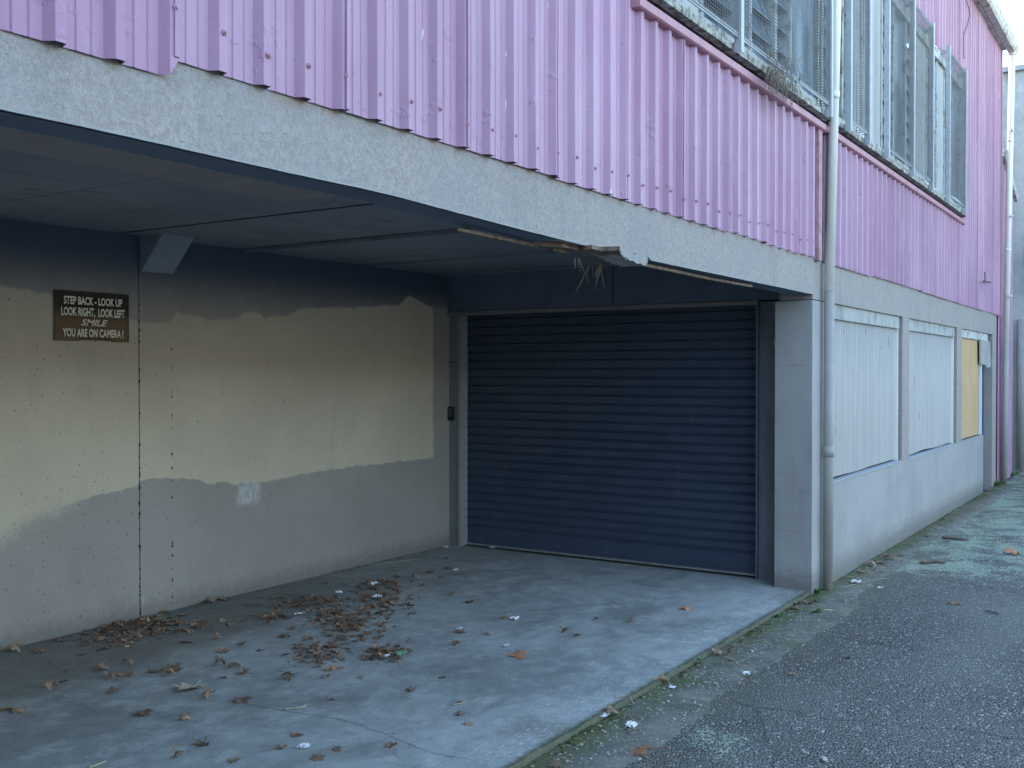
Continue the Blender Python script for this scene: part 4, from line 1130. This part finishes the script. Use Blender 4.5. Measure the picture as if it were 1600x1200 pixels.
def tuft(u, v, h, n, label, mat='weed', z=-.02, spread=.05):
    c = on_z(u, v, z); bm = B(); rr = random.Random(int(u))
    for k in range(n):
        a = rr.uniform(0, 2 * pi); r0 = rr.uniform(0, spread); p = c + Vector((cos(a) * r0, sin(a) * r0 * .6, 0))
        if p.y > YF - .006: p.y = YF - .006 - rr.random() * .02
        d = Vector((cos(a), sin(a) - .3, rr.uniform(.6, 2.0))).normalized(); w = rr.uniform(.002, .005); L_ = h * rr.uniform(.4, 1)
        s_ = Vector((-d.y, d.x, 0)).normalized() * w; prev = None
        for i in range(4):
            q = p + d * L_ * i / 3 + Vector((0, 0, -.25 * L_ * (i / 3) ** 2)); ww = 1 - i / 3.3
            cur = (bm.verts.new(q - s_ * ww), bm.verts.new(q + s_ * ww))
            if prev: bm.faces.new([prev[0], prev[1], cur[1], cur[0]])
            prev = cur
    return tag(obj('weed', bm, MT[mat], loc=c), label, 'weed')
tuft(1270, 925, .07, 60, 'green weed at the foot of the garage pillar corner')
tuft(1553, 757, .16, 140, 'broad green weed clump in front of the side doorway', spread=.30)
tuft(1575, 742, .14, 90, 'green weed clump at the foot of the lean-to', spread=.25)
tuft(1275, 957, .05, 45, 'small bright green weed on the road edge near the pillar', spread=.05)
tuft(1212, 962, .03, 40, 'low green tuft on the driveway edge left of the pillar', spread=.07)
tuft(411, 921, .03, 25, 'tiny green weed at the foot of the bay side wall', z=0, spread=.03)

# moss cushions along the slab edge (uncountable)
bm = B(); rr = random.Random(3)
for k in range(620):
    x = rr.uniform(2.2, 7.3) if k < 470 else rr.uniform(7.6, 15)
    dens = mnoise.noise(Vector((x * 1.7, 1, 0))) + .25 * mnoise.noise(Vector((x * 7, 1, 0)))
    if dens < 0.06 and rr.random() < .85: continue
    y = YF - .004 - abs(rr.gauss(0, .022)); s_ = rr.uniform(.003, .010)
    m4 = Matrix.Translation((x, y, -.022 + s_ * .2)) @ Matrix.Diagonal((s_ * rr.uniform(1, 2), s_, s_ * rr.uniform(.5, 1.0), 1))
    bmesh.ops.create_icosphere(bm, subdivisions=1, radius=1, matrix=m4)
for v in bm.verts: v.co += Vector((mnoise.noise(v.co * 90), mnoise.noise(v.co * 90 + Vector((3, 0, 0))), 0)) * .004
tag(obj('moss', bm, MT['moss']), 'green moss cushions along the slab edge and wall foot', 'moss', kind='stuff')

# grit and chips (uncountable)
bm = B()
def chipb(bm, p, s_, rr):
    m4 = Matrix.Translation(p) @ Matrix.Rotation(rr.uniform(0, 6), 4, 'Z') @ Matrix.Diagonal((s_, s_ * rr.uniform(.4, 1), s_ * rr.uniform(.25, .6), 1))
    r = bmesh.ops.create_cube(bm, size=1, matrix=m4)
    for v in r['verts']: v.co += Vector((rr.uniform(-1, 1), rr.uniform(-1, 1), 0)) * s_ * .22
for k in range(1500):
    x = 2.2 + abs(rr.gauss(0, 4)); y = YF - .03 - abs(rr.gauss(0, .22))
    if x > 15: continue
    chipb(bm, (x, y, az(x, y) + .008), rr.uniform(.003, .009), rr)
for k in range(1700):
    x = 2.2 + abs(rr.gauss(0, 4.5)); y = rr.uniform(1.78, 2.19)
    if x > 15: continue
    chipb(bm, (x, y, sz(x, y) + .002), rr.uniform(.003, .010) * (1 if rr.random() < .93 else 1.8), rr)
for k in range(700):
    x = rr.uniform(2, 13); y = rr.uniform(-.6, 2.1); chipb(bm, (x, y, az(x, y) + .003), rr.uniform(.003, .008), rr)
tag(obj('grit', bm, MT['stone']), 'pale grit and stone chips scattered along the road edge', 'grit', kind='stuff')
bm = B()
def straw(bm, p, L_, rr, r_=.0011):
    a = rr.uniform(0, 2 * pi); P = []; q = Vector(p)
    for i in range(5):
        a += rr.uniform(-.35, .35); P.append(q.copy()); q += Vector((cos(a), sin(a), 0)) * L_ / 4; q.z = p[2] + rr.uniform(0, .004)
    tube(bm, P, r_, 4, False)
for k in range(300):
    x = rr.uniform(3.0, 9.5); y = YF - .04 - abs(rr.gauss(0, .20)); straw(bm, (x, y, -.016), rr.uniform(.015, .09), rr, .0010)
for k in range(90):
    x = rr.uniform(2.5, 7.3); y = rr.uniform(2.3, 5.4); straw(bm, (x, y, .002), rr.uniform(.02, .08), rr, .0009)
tag(obj('dead_straw', bm, MT['twig']), 'short bits of dead grass and straw strewn over the ground', 'straw', kind='stuff')

# ------------------------------------------------------------------ LEAVES
def leaf_geo(bm, M4, rr, curl=1.0, detail=True, lobed=True):
    """dry lobed leaf, about one unit across"""
    tips = [(90, 1.0), (38, .86), (142, .86), (-18, .60), (198, .60)] if lobed else [(90, 1.0), (70, .5), (110, .5)]
    outline = []
    if lobed:
        seq = [(-62, .30), (-40, .50), (-20, .74), (-4, .60), (8, .52), (24, .74), (38, .95), (50, .76), (62, .56), (76, .80), (90, 1.08), (104, .80), (118, .56), (130, .76), (142, .95), (156, .74), (172, .52), (184, .60), (200, .74), (218, .50), (242, .30)]
    else:
        seq = [(-80, .10), (-40, .22), (0, .30), (40, .42), (65, .70), (90, 1.05), (115, .70), (140, .42), (180, .30), (220, .22), (260, .10)]
    for a, r_ in seq:
        r2 = r_ * rr.uniform(.86, 1.1); outline.append((cos(radians(a)) * r2, sin(radians(a)) * r2))
    sg = 1 if rr.random() < .55 else -1; k1 = curl * rr.uniform(.5, 1.5); k2 = curl * rr.uniform(-.4, .9); ph = rr.uniform(0, 6)
    def shp(x, y):
        z = sg * (k1 * .42 * x * x + k2 * .25 * y * y) + (.12 * k1 * y if sg > 0 else 0) + .10 * curl * sin(5 * x + ph) * y + .07 * curl * sin(7 * y + ph)
        # roll the edges in
        xx = x * (1 - .28 * min(1, abs(k1)) * abs(x)); yy = y * (1 - .2 * min(1, abs(k2)) * abs(y))
        return M4 @ Vector((xx * .5, yy * .5, z * .5 + .02))
    c_ = bm.verts.new(shp(0, 0)); rings = []
    for f in ((.45, .8, 1.0) if detail else (1.0,)):
        rings.append([bm.verts.new(shp(x * f, y * f)) for x, y in outline])
    n = len(outline)
    for i in range(n - 1): bm.faces.new([c_, rings[0][i], rings[0][i+1]])
    for a, b in zip(rings, rings[1:]):
        for i in range(n - 1): bm.faces.new([a[i], b[i], b[i+1], a[i+1]])
    # stalk
    if detail:
        w = .018; P = [M4 @ Vector((0, 0, .02)), M4 @ Vector((.03, -.25, .03)), M4 @ Vector((rr.uniform(-.15, .15), rr.uniform(-.65, -.35), .03 + rr.uniform(0, .12)))]
        s_ = M4.to_3x3() @ Vector((w, 0, 0)); u_ = M4.to_3x3() @ Vector((0, 0, w)); prev = None
        for p in P:
            cur = (bm.verts.new(p - s_), bm.verts.new(p + s_), bm.verts.new(p + u_))
            if prev:
                for q in range(3): bm.faces.new([prev[q], prev[(q+1) % 3], cur[(q+1) % 3], cur[q]])
            prev = cur
def settle(me):
    zmin = min(v.co.z for v in me.vertices)
    for v in me.vertices: v.co.z -= zmin
protos = []
for i in range(9):
    bm = B(); leaf_geo(bm, Matrix.Identity(4) @ Matrix.Rotation(R.uniform(-.25, .25), 4, 'X'), R, curl=[.5, 1.1, 1.5, 2.0, .8, 1.3, 1.7, .35, 2.2][i], lobed=i != 5)
    me = bpy.data.meshes.new('dry_leaf'); bm.to_mesh(me); bm.free(); settle(me)
    for p in me.polygons: p.use_smooth = i % 2 == 0
    protos.append(me)
GL = 'dry brown leaves scattered on the driveway slab'
def put_leaf(u, v, size, label, group, mat='leaf', idx=None, rz=None, tilt=None):
    z = 0.0015
    p = on_z(u, v, z)
    if p.y < YF + .02: z = az(p.x, p.y) + .004 if p.y < 1.95 else -.018; p = on_z(u, v, z)
    if p.y > YW - .03: p.y = YW - .05
    me = protos[idx if idx is not None else R.randrange(9)].copy() if mat != 'leaf' else protos[idx if idx is not None else R.randrange(9)]
    if not me.materials: me.materials.append(MT[mat])
    o = bpy.data.objects.new('dry_leaf', me); COL.objects.link(o)
    o.location = p; o.rotation_euler = (R.uniform(-.15, .15) if tilt is None else tilt, R.uniform(-.15, .15), R.uniform(0, 6.28) if rz is None else rz)
    o.scale = (size, size * R.uniform(.75, 1.1), size * R.uniform(.45, .85))
    return tag(o, label, 'leaf', group)
# special leaves first (own meshes / materials)
put_leaf(299, 1075, .24, 'large pale curled leaf lying on the driveway, palest of all the leaves there', None, 'leafpale', 4, 1.9)
put_leaf(518, 1047, .12, 'bright orange brown leaf in front of the leaf drifts', None, 'leaforange', 2)
put_leaf(1072, 951, .13, 'lone orange brown leaf on the bare slab near the pillar', None, 'leaforange', 6)
put_leaf(1031, 1066, .15, 'pale tan leaf standing on the mossy slab edge', None, 'leafpale', 6, 2.2, .7)
put_leaf(955, 1118, .12, 'brown leaf beside a white wrapper on the mossy slab edge', None, 'leaf', 3)
put_leaf(1002, 1175, .20, 'reddish flat leaf lying on the dark asphalt in the foreground', None, 'leaforange', 0, .2)
put_leaf(814, 1025, .18, 'long reddish leaf lying flat in the middle of the slab', None, 'leaforange', 7, .5)
put_leaf(1580, 865, .22, 'orange brown leaf on the road at the right edge of the photo', None, 'leaforange', 1)
scatter = [(73,1077,.17),(102,1067,.12),(108,1048,.10),(156,1048,.13),(178,1060,.11),(198,1056,.13),(176,1083,.10),(201,1037,.12),(238,1051,.11),(271,1048,.17),(262,1055,.12),
 (324,1090,.13),(344,1042,.13),(367,1041,.12),(382,1053,.11),(348,1060,.08),(373,1096,.13),(219,1117,.13),(286,1124,.09),(12,1111,.15),(28,1112,.12),(318,1162,.11),(281,1184,.09),(434,1171,.14),
 (367,1187,.09),(447,1061,.14),(291,1004,.12),(341,1000,.08),(348,1019,.12),(375,1007,.10),(404,1018,.09),(442,994,.11),(456,983,.10),(159,1015,.13),(60,1019,.12),(420,974,.14),(429,964,.15),
 (394,945,.14),(434,950,.12),(353,937,.13),(325,942,.15),(316,944,.12),(378,970,.13),(347,972,.11),(326,959,.14),(289,961,.12),(257,958,.12),(245,964,.11),(96,1001,.13),(17,1018,.16),(508,914,.16),(529,894,.12),
 (482,959,.14),(424,967,.12),(443,996,.10),(408,1016,.09),(513,1058,.09),(520,1093,.10),(497,1184,.09),(529,1171,.07),(462,1149,.08),(609,1165,.09),(639,1080,.10),(693,1060,.12),(715,1007,.11),
 (718,988,.12),(759,991,.08),(788,967,.10),(734,942,.10),(706,930,.08),(698,888,.11),(674,894,.11),(619,901,.13),(647,905,.14),(696,873,.09),(718,1098,.07),(715,1117,.06),(731,1131,.06),(591,997,.10),(567,999,.08),
 (628,946,.10),(642,946,.10),(886,988,.10),(930,968,.07),(987,972,.07),(900,993,.07),(660,915,.08),(690,905,.07),(540,1000,.09),(130,1022,.11),(640,1005,.06),(565,1060,.05)]
for u, v, s_ in scatter:
    put_leaf(u, v, s_ * (.95 if s_ > .08 else 1.1), 'dry brown curled leaf lying on the grey driveway slab', GL)
GR = 'dry leaves along the road edge'
for u, v, s_ in [(1124,1022,.10),(1140,1031,.09),(1141,1018,.08),(1265,942,.12),(1250,944,.11),(1242,951,.10),(1275,940,.08),(870,1195,.09),(1496,943,.15),(1360,883,.14),(1392,873,.16),(1385,868,.12),(1376,880,.10),(1405,868,.10),(1346,893,.12),(1420,852,.12),(1236,1053,.07),(1450,838,.10),(1326,1027,.07),(1535,760,.16),(1545,766,.14),(1560,752,.16),(1590,742,.2)]:
    put_leaf(u, v, s_, 'dry brown leaf lying beside the wall and moss at the road edge', GR)

def drift(u0, v0, wu, hv, n, label, smin=.03, smax=.085, mats='litter', piece_z=.018):
    bm = B(); rr = random.Random(int(u0 + v0)); c = on_z(u0, v0, 0)
    for k in range(n):
        while True:
            a, b = rr.gauss(0, .55), rr.gauss(0, .55)
            if a * a + b * b < 2.2 and mnoise.noise(Vector((a * 3, b * 3, u0))) > -0.22: break
        p = on_z(u0 + a * wu / 2, v0 + b * hv / 2, 0)
        if p.y > YW - .03: p.y = YW - .03 - rr.random() * .06
        h_ = max(0, 1 - (a * a + b * b)) * piece_z * rr.random()
        s_ = rr.uniform(smin, smax)
        m4 = Matrix.Translation((p.x, p.y, .004 + h_)) @ Matrix.Rotation(rr.uniform(0, 6.3), 4, 'Z') @ Matrix.Rotation(rr.uniform(-.6, .6), 4, 'X') @ Matrix.Diagonal((s_, s_ * rr.uniform(.6, 1), s_ * .7, 1))
        leaf_geo(bm, m4, rr, curl=rr.uniform(.4, 1.6), detail=rr.random() < .6, lobed=rr.random() < .6)
    for v in bm.verts: v.co.z = max(v.co.z, .001)
    return tag(obj('leaf_drift', bm, MT[mats], loc=c), label, 'leaf litter', kind='stuff')
drift(482, 943, 120, 22, 150, 'long low drift of brown leaf litter left of the main heap')
drift(590, 940, 95, 58, 300, 'main heap of brown leaf litter with white wrappers on it')
drift(607, 912, 60, 16, 50, 'thin tail of leaf litter behind the main heap', piece_z=.015)
drift(522, 965, 75, 26, 110, 'leaf litter in front of the main heap')
drift(548, 980, 110, 34, 140, 'sprawling leaf litter right in front of the main heap')
drift(497, 1020, 76, 40, 130, 'separate heap of leaf litter nearest the camera')
drift(602, 1022, 78, 26, 110, 'small leaf heap mixed with green and white scraps')
drift(190, 980, 105, 34, 190, 'leaf litter banked against the foot of the side wall')
drift(262, 980, 130, 26, 140, 'leaf litter just right of the wall heap', piece_z=.015)
drift(160, 1002, 140, 24, 110, 'thin dark litter in front of the wall heap', .03, .06, piece_z=.01)
drift(120, 1037, 150, 16, 60, 'crumbled dark leaf bits on the slab at the left', .012, .03, piece_z=.004)
drift(429, 966, 60, 12, 26, 'small leaf clump left of the leaf drifts', .05, .09)
# crumbs along the wall foot
bm = B()
for k in range(260):
    x = rr.uniform(2.6, 7.3); s_ = rr.uniform(.012, .045)
    if mnoise.noise(Vector((x * 1.5, 0, 9))) < -0.1: continue
    m4 = Matrix.Translation((x, YW - .01 - abs(rr.gauss(0, .03)) - .012, .004)) @ Matrix.Rotation(rr.uniform(0, 6.3), 4, 'Z') @ Matrix.Rotation(rr.uniform(-.5, .5), 4, 'X') @ Matrix.Diagonal((s_, s_ * .8, s_, 1))
    leaf_geo(bm, m4, rr, 1.0, False, rr.random() < .5)
for v in bm.verts:
    v.co.z = max(v.co.z, .001); v.co.y = min(v.co.y, YW - .006)
tag(obj('leaf_crumbs', bm, MT['litter']), 'crumbled leaf bits along the foot of the bay side wall', 'leaf litter', kind='stuff')

bm = B()
for k in range(900):
    u, v = rr.gauss(430, 210), rr.gauss(1010, 62)
    if rr.random() < .25: u, v = rr.uniform(0, 1150), rr.uniform(900, 1195)
    if v < 880 or v > 1250: continue
    p = on_z(u, v, 0)
    if p.y > YW - .03 or p.y < YF + .04 or p.x > 7.2: continue
    s_ = rr.uniform(.006, .022) * (1 if rr.random() < .85 else 1.8)
    m4 = Matrix.Translation((p.x, p.y, .002)) @ Matrix.Rotation(rr.uniform(0, 6.3), 4, 'Z') @ Matrix.Rotation(rr.uniform(-.4, .4), 4, 'X') @ Matrix.Diagonal((s_, s_ * rr.uniform(.3, 1), s_ * .6, 1))
    leaf_geo(bm, m4, rr, 1.0, False, False)
for v in bm.verts: v.co.z = max(v.co.z, .001)
tag(obj('leaf_crumbs', bm, MT['litter']), 'tiny dark leaf crumbs strewn over the whole driveway slab', 'leaf litter', kind='stuff')

# ------------------------------------------------------------------ LITTER
def scrap(u, v, s_, label, mat='paper', seed=0, group=None, name='paper_scrap', zz=None):
    z = .002; p = on_z(u, v, z if zz is None else zz)
    if p.y < YF + .02 and zz is None: p = on_z(u, v, -.02)
    rr = random.Random(seed + int(u)); bm = B(); n = 6; g = []
    for i in range(n + 1):
        g.append([bm.verts.new((p.x + (i / n - .5) * s_ + rr.uniform(-.1, .1) * s_, p.y + (j / n - .5) * s_ * .8 + rr.uniform(-.1, .1) * s_, p.z + .004 + rr.uniform(0, .28) * s_)) for j in range(n + 1)])
    for i in range(n):
        for j in range(n):
            if (i in (0, n-1) and j in (0, n-1)) or rr.random() < .08: continue
            bm.faces.new([g[i][j], g[i+1][j], g[i+1][j+1], g[i][j+1]])
    return tag(obj(name, bm, MT[mat], loc=p), label, 'litter', group)
scrap(476, 1169, .055, 'smooth white plastic scrap near the front of the driveway')
scrap(467, 961, .055, 'crumpled white paper standing beside a leaf, left of the main leaf heap')
scrap(529, 927, .05, 'white scrap on the long low leaf drift')
scrap(590, 934, .06, 'white wrapper lying on top of the main leaf heap', zz=.03)
scrap(584, 914, .07, 'white scrap behind the main leaf heap')
scrap(804, 968, .06, 'folded white wrapper on the open slab beside one leaf')
scrap(718, 984, .04, 'small white scrap on a leaf in the middle of the slab', zz=.02)
scrap(791, 1010, .035, 'small white scrap above the long reddish leaf')
scrap(712, 892, .05, 'flat white scrap deep in the bay')
scrap(769, 857, .05, 'white scrap touching the bottom of the roller door')
scrap(697, 856, .05, 'white scrap in the inner corner of the bay')
scrap(605, 1026, .03, 'white scrap in the small leaf heap with green wrapper', zz=.02)
scrap(626, 1024, .06, 'green sweet wrapper in the small leaf heap', 'green', zz=.018, name='sweet_wrapper')
scrap(943, 1120, .06, 'white wrapper on the mossy slab edge beside a brown leaf')
scrap(986, 1136, .06, 'white greenish scrap in the silted channel')
scrap(1051, 1076, .035, 'small white scrap in the channel right of the pale tan leaf')
scrap(1168, 1054, .05, 'pale scrap on the road edge beyond the channel')
scrap(1338, 911, .08, 'white scrap on the asphalt in front of the grey wall')
scrap(1376, 920, .05, 'small white scrap on the lichened asphalt')
scrap(1284, 905, .05, 'white scrap at the foot of the grey downpipe')
def pebble(u, v, s_, label, group=None):
    p = on_z(u, v, -.03); bm = B()
    bmesh.ops.create_icosphere(bm, subdivisions=2, radius=1, matrix=Matrix.Translation(p + Vector((0, 0, s_ * .4))) @ Matrix.Diagonal((s_, s_ * .8, s_ * .6, 1)))
    for v_ in bm.verts: v_.co += Vector((mnoise.noise(v_.co * 60), mnoise.noise(v_.co * 60 + Vector((5, 0, 0))), mnoise.noise(v_.co * 60 + Vector((0, 5, 0))))) * s_ * .35
    tag(obj('pebble', bm, MT['stone'], loc=p, smooth=True), label, 'pebble', group)
bm = B()
for k in range(420):
    x = rr.uniform(7.8, 15.5); y = YF - .02 - abs(rr.gauss(0, .12)); s_ = rr.uniform(.015, .06)
    if mnoise.noise(Vector((x * 1.1, 0, 5))) < -0.15: continue
    m4 = Matrix.Translation((x, min(y, YF - .03), sz(x, 2.1) + .006)) @ Matrix.Rotation(rr.uniform(0, 6.3), 4, 'Z') @ Matrix.Rotation(rr.uniform(-.4, .4), 4, 'X') @ Matrix.Diagonal((s_, s_ * .7, s_ * .7, 1))
    leaf_geo(bm, m4, rr, 1.0, False, rr.random() < .5)
for v in bm.verts: v.co.y = min(v.co.y, YF - .006)
tag(obj('leaf_crumbs', bm, MT['litter']), 'broken leaf bits gathered along the foot of the grey street wall', 'leaf litter', kind='stuff')
pebble(1287, 1188, .016, 'pale pebble on the asphalt at the bottom of the photo')
for i, (u, v) in enumerate(((1063, 1032), (1083, 1022), (1130, 1012), (1152, 994), (1104, 1025))):
    pebble(u, v, .009, 'small pale pebble on the mossy lip of the driveway', 'pebbles on the mossy lip')
def stick(pts, r0, label, mat='bark', z=None, flat=1.0):
    P = []
    for u, v in pts:
        p = on_z(u, v, .006)
        if p.y < YF + .02: p = on_z(u, v, -.02)
        P.append(p)
    Q = []
    for a_, b_ in zip(P, P[1:]):
        for k in range(4): Q.append(a_.lerp(b_, k / 4))
    Q.append(P[-1])
    bm = B(); tube(bm, Q, [r0 * (1 - .35 * i / len(Q)) * R.uniform(.75, 1.15) for i in range(len(Q))], 7)
    for v_ in bm.verts:
        if r0 > .009: v_.co += Vector((mnoise.noise(v_.co * 25), mnoise.noise(v_.co * 25 + Vector((4, 0, 0))), 0)) * r0 * .8
        v_.co.z = P[0].z + (v_.co.z - P[0].z) * .5
    tag(obj('twig', bm, MT[mat], loc=P[0]), label, 'twig')
stick([(1440, 879), (1458, 877), (1475, 879)], .022, 'thick brown bark piece on the lichened asphalt, nearest of the bark pieces')
stick([(1472, 839), (1490, 841), (1512, 844)], .022, 'long dark bark piece on the lichened asphalt, farther up the lane')
stick([(1541, 954), (1552, 956), (1561, 959)], .011, 'short dark stick on bare asphalt at the right')
stick([(1285, 953), (1301, 953)], .010, 'straight pale chip of wood on the asphalt before the pillar', 'twig')
stick([(1314, 918), (1340, 912), (1365, 906), (1390, 903)], .004, 'long thin pale stem lying at an angle in front of the grey wall', 'twig')
stick([(442, 1108), (462, 1106), (474, 1104), (479, 1100)], .007, 'pale bent strip of bark on the slab near the crack', 'twig')
stick([(138, 1199), (150, 1195), (166, 1189)], .008, 'pale stick at the bottom edge of the photo', 'twig')
stick([(585, 882), (615, 878), (647, 874)], .006, 'long pale stick lying against the foot of the bay side wall', 'twig')
stick([(960, 1090), (972, 1087), (982, 1090), (990, 1103)], .004, 'pale curved stem arching over the mossy slab edge', 'twig')
stick([(568, 940), (580, 932), (590, 930)], .004, 'thin pale stem on the main leaf heap', 'twig')
stick([(684, 976), (697, 977), (712, 975)], .0025, 'thin pale straw on the open slab', 'twig')
stick([(708, 1101), (718, 1099), (728, 1097)], .006, 'short orange tipped stick on the slab', 'twig')
stick([(945, 933), (965, 943), (978, 948)], .0018, 'fine dark twig on the slab before the roller door')

# ------------------------------------------------------------------ CAMERA
cam = bpy.data.cameras.new('camera'); co = bpy.data.objects.new('camera', cam); COL.objects.link(co)
co.location = ORG; co.rotation_euler = (pi / 2 + PITCH, 0, YAW - pi / 2)
cam.sensor_width = 36; cam.sensor_fit = 'HORIZONTAL'; cam.lens = 36 * F_PX / 1600
cam.clip_start = .05; cam.clip_end = 1000
S.camera = co

# ------------------------------------------------------------------ LIGHT
SUN_EL, SUN_AZ = radians(30), radians(12)
wd = bpy.data.worlds.new('World'); S.world = wd; wd.use_nodes = True
nt_ = wd.node_tree; nt_.nodes.clear()
wo = nt_.nodes.new('ShaderNodeOutputWorld'); bg = nt_.nodes.new('ShaderNodeBackground'); sk = nt_.nodes.new('ShaderNodeTexSky')
sk.sky_type = 'NISHITA'; sk.sun_disc = False; sk.sun_elevation = SUN_EL; sk.sun_rotation = SUN_AZ
sk.air_density = 1.0; sk.dust_density = 0.2; sk.ozone_density = 1.2; sk.altitude = 0
bg.inputs[1].default_value = 0.97
mx = nt_.nodes.new('ShaderNodeMix'); mx.data_type = 'RGBA'; mx.blend_type = 'MULTIPLY'; mx.inputs[0].default_value = 1; mx.inputs[7].default_value = (1.03, 0.98, 0.88, 1)
nt_.links.new(sk.outputs[0], mx.inputs[6]); nt_.links.new(mx.outputs[2], bg.inputs[0]); nt_.links.new(bg.outputs[0], wo.inputs[0])
sl = bpy.data.lights.new('sun', 'SUN'); sl.energy = 4.5; sl.angle = radians(0.5); sl.color = (1.0, 0.93, 0.82)
so = bpy.data.objects.new('sun', sl); COL.objects.link(so)
sd = Vector((sin(SUN_AZ) * cos(SUN_EL), cos(SUN_AZ) * cos(SUN_EL), sin(SUN_EL)))
so.rotation_euler = sd.to_track_quat('Z', 'Y').to_euler(); so.location = (0, 0, 30)

S.view_settings.view_transform = 'Standard'; S.view_settings.look = 'None'
S.view_settings.exposure = 0; S.view_settings.gamma = 1
S.cycles.max_bounces = 8; S.cycles.diffuse_bounces = 5
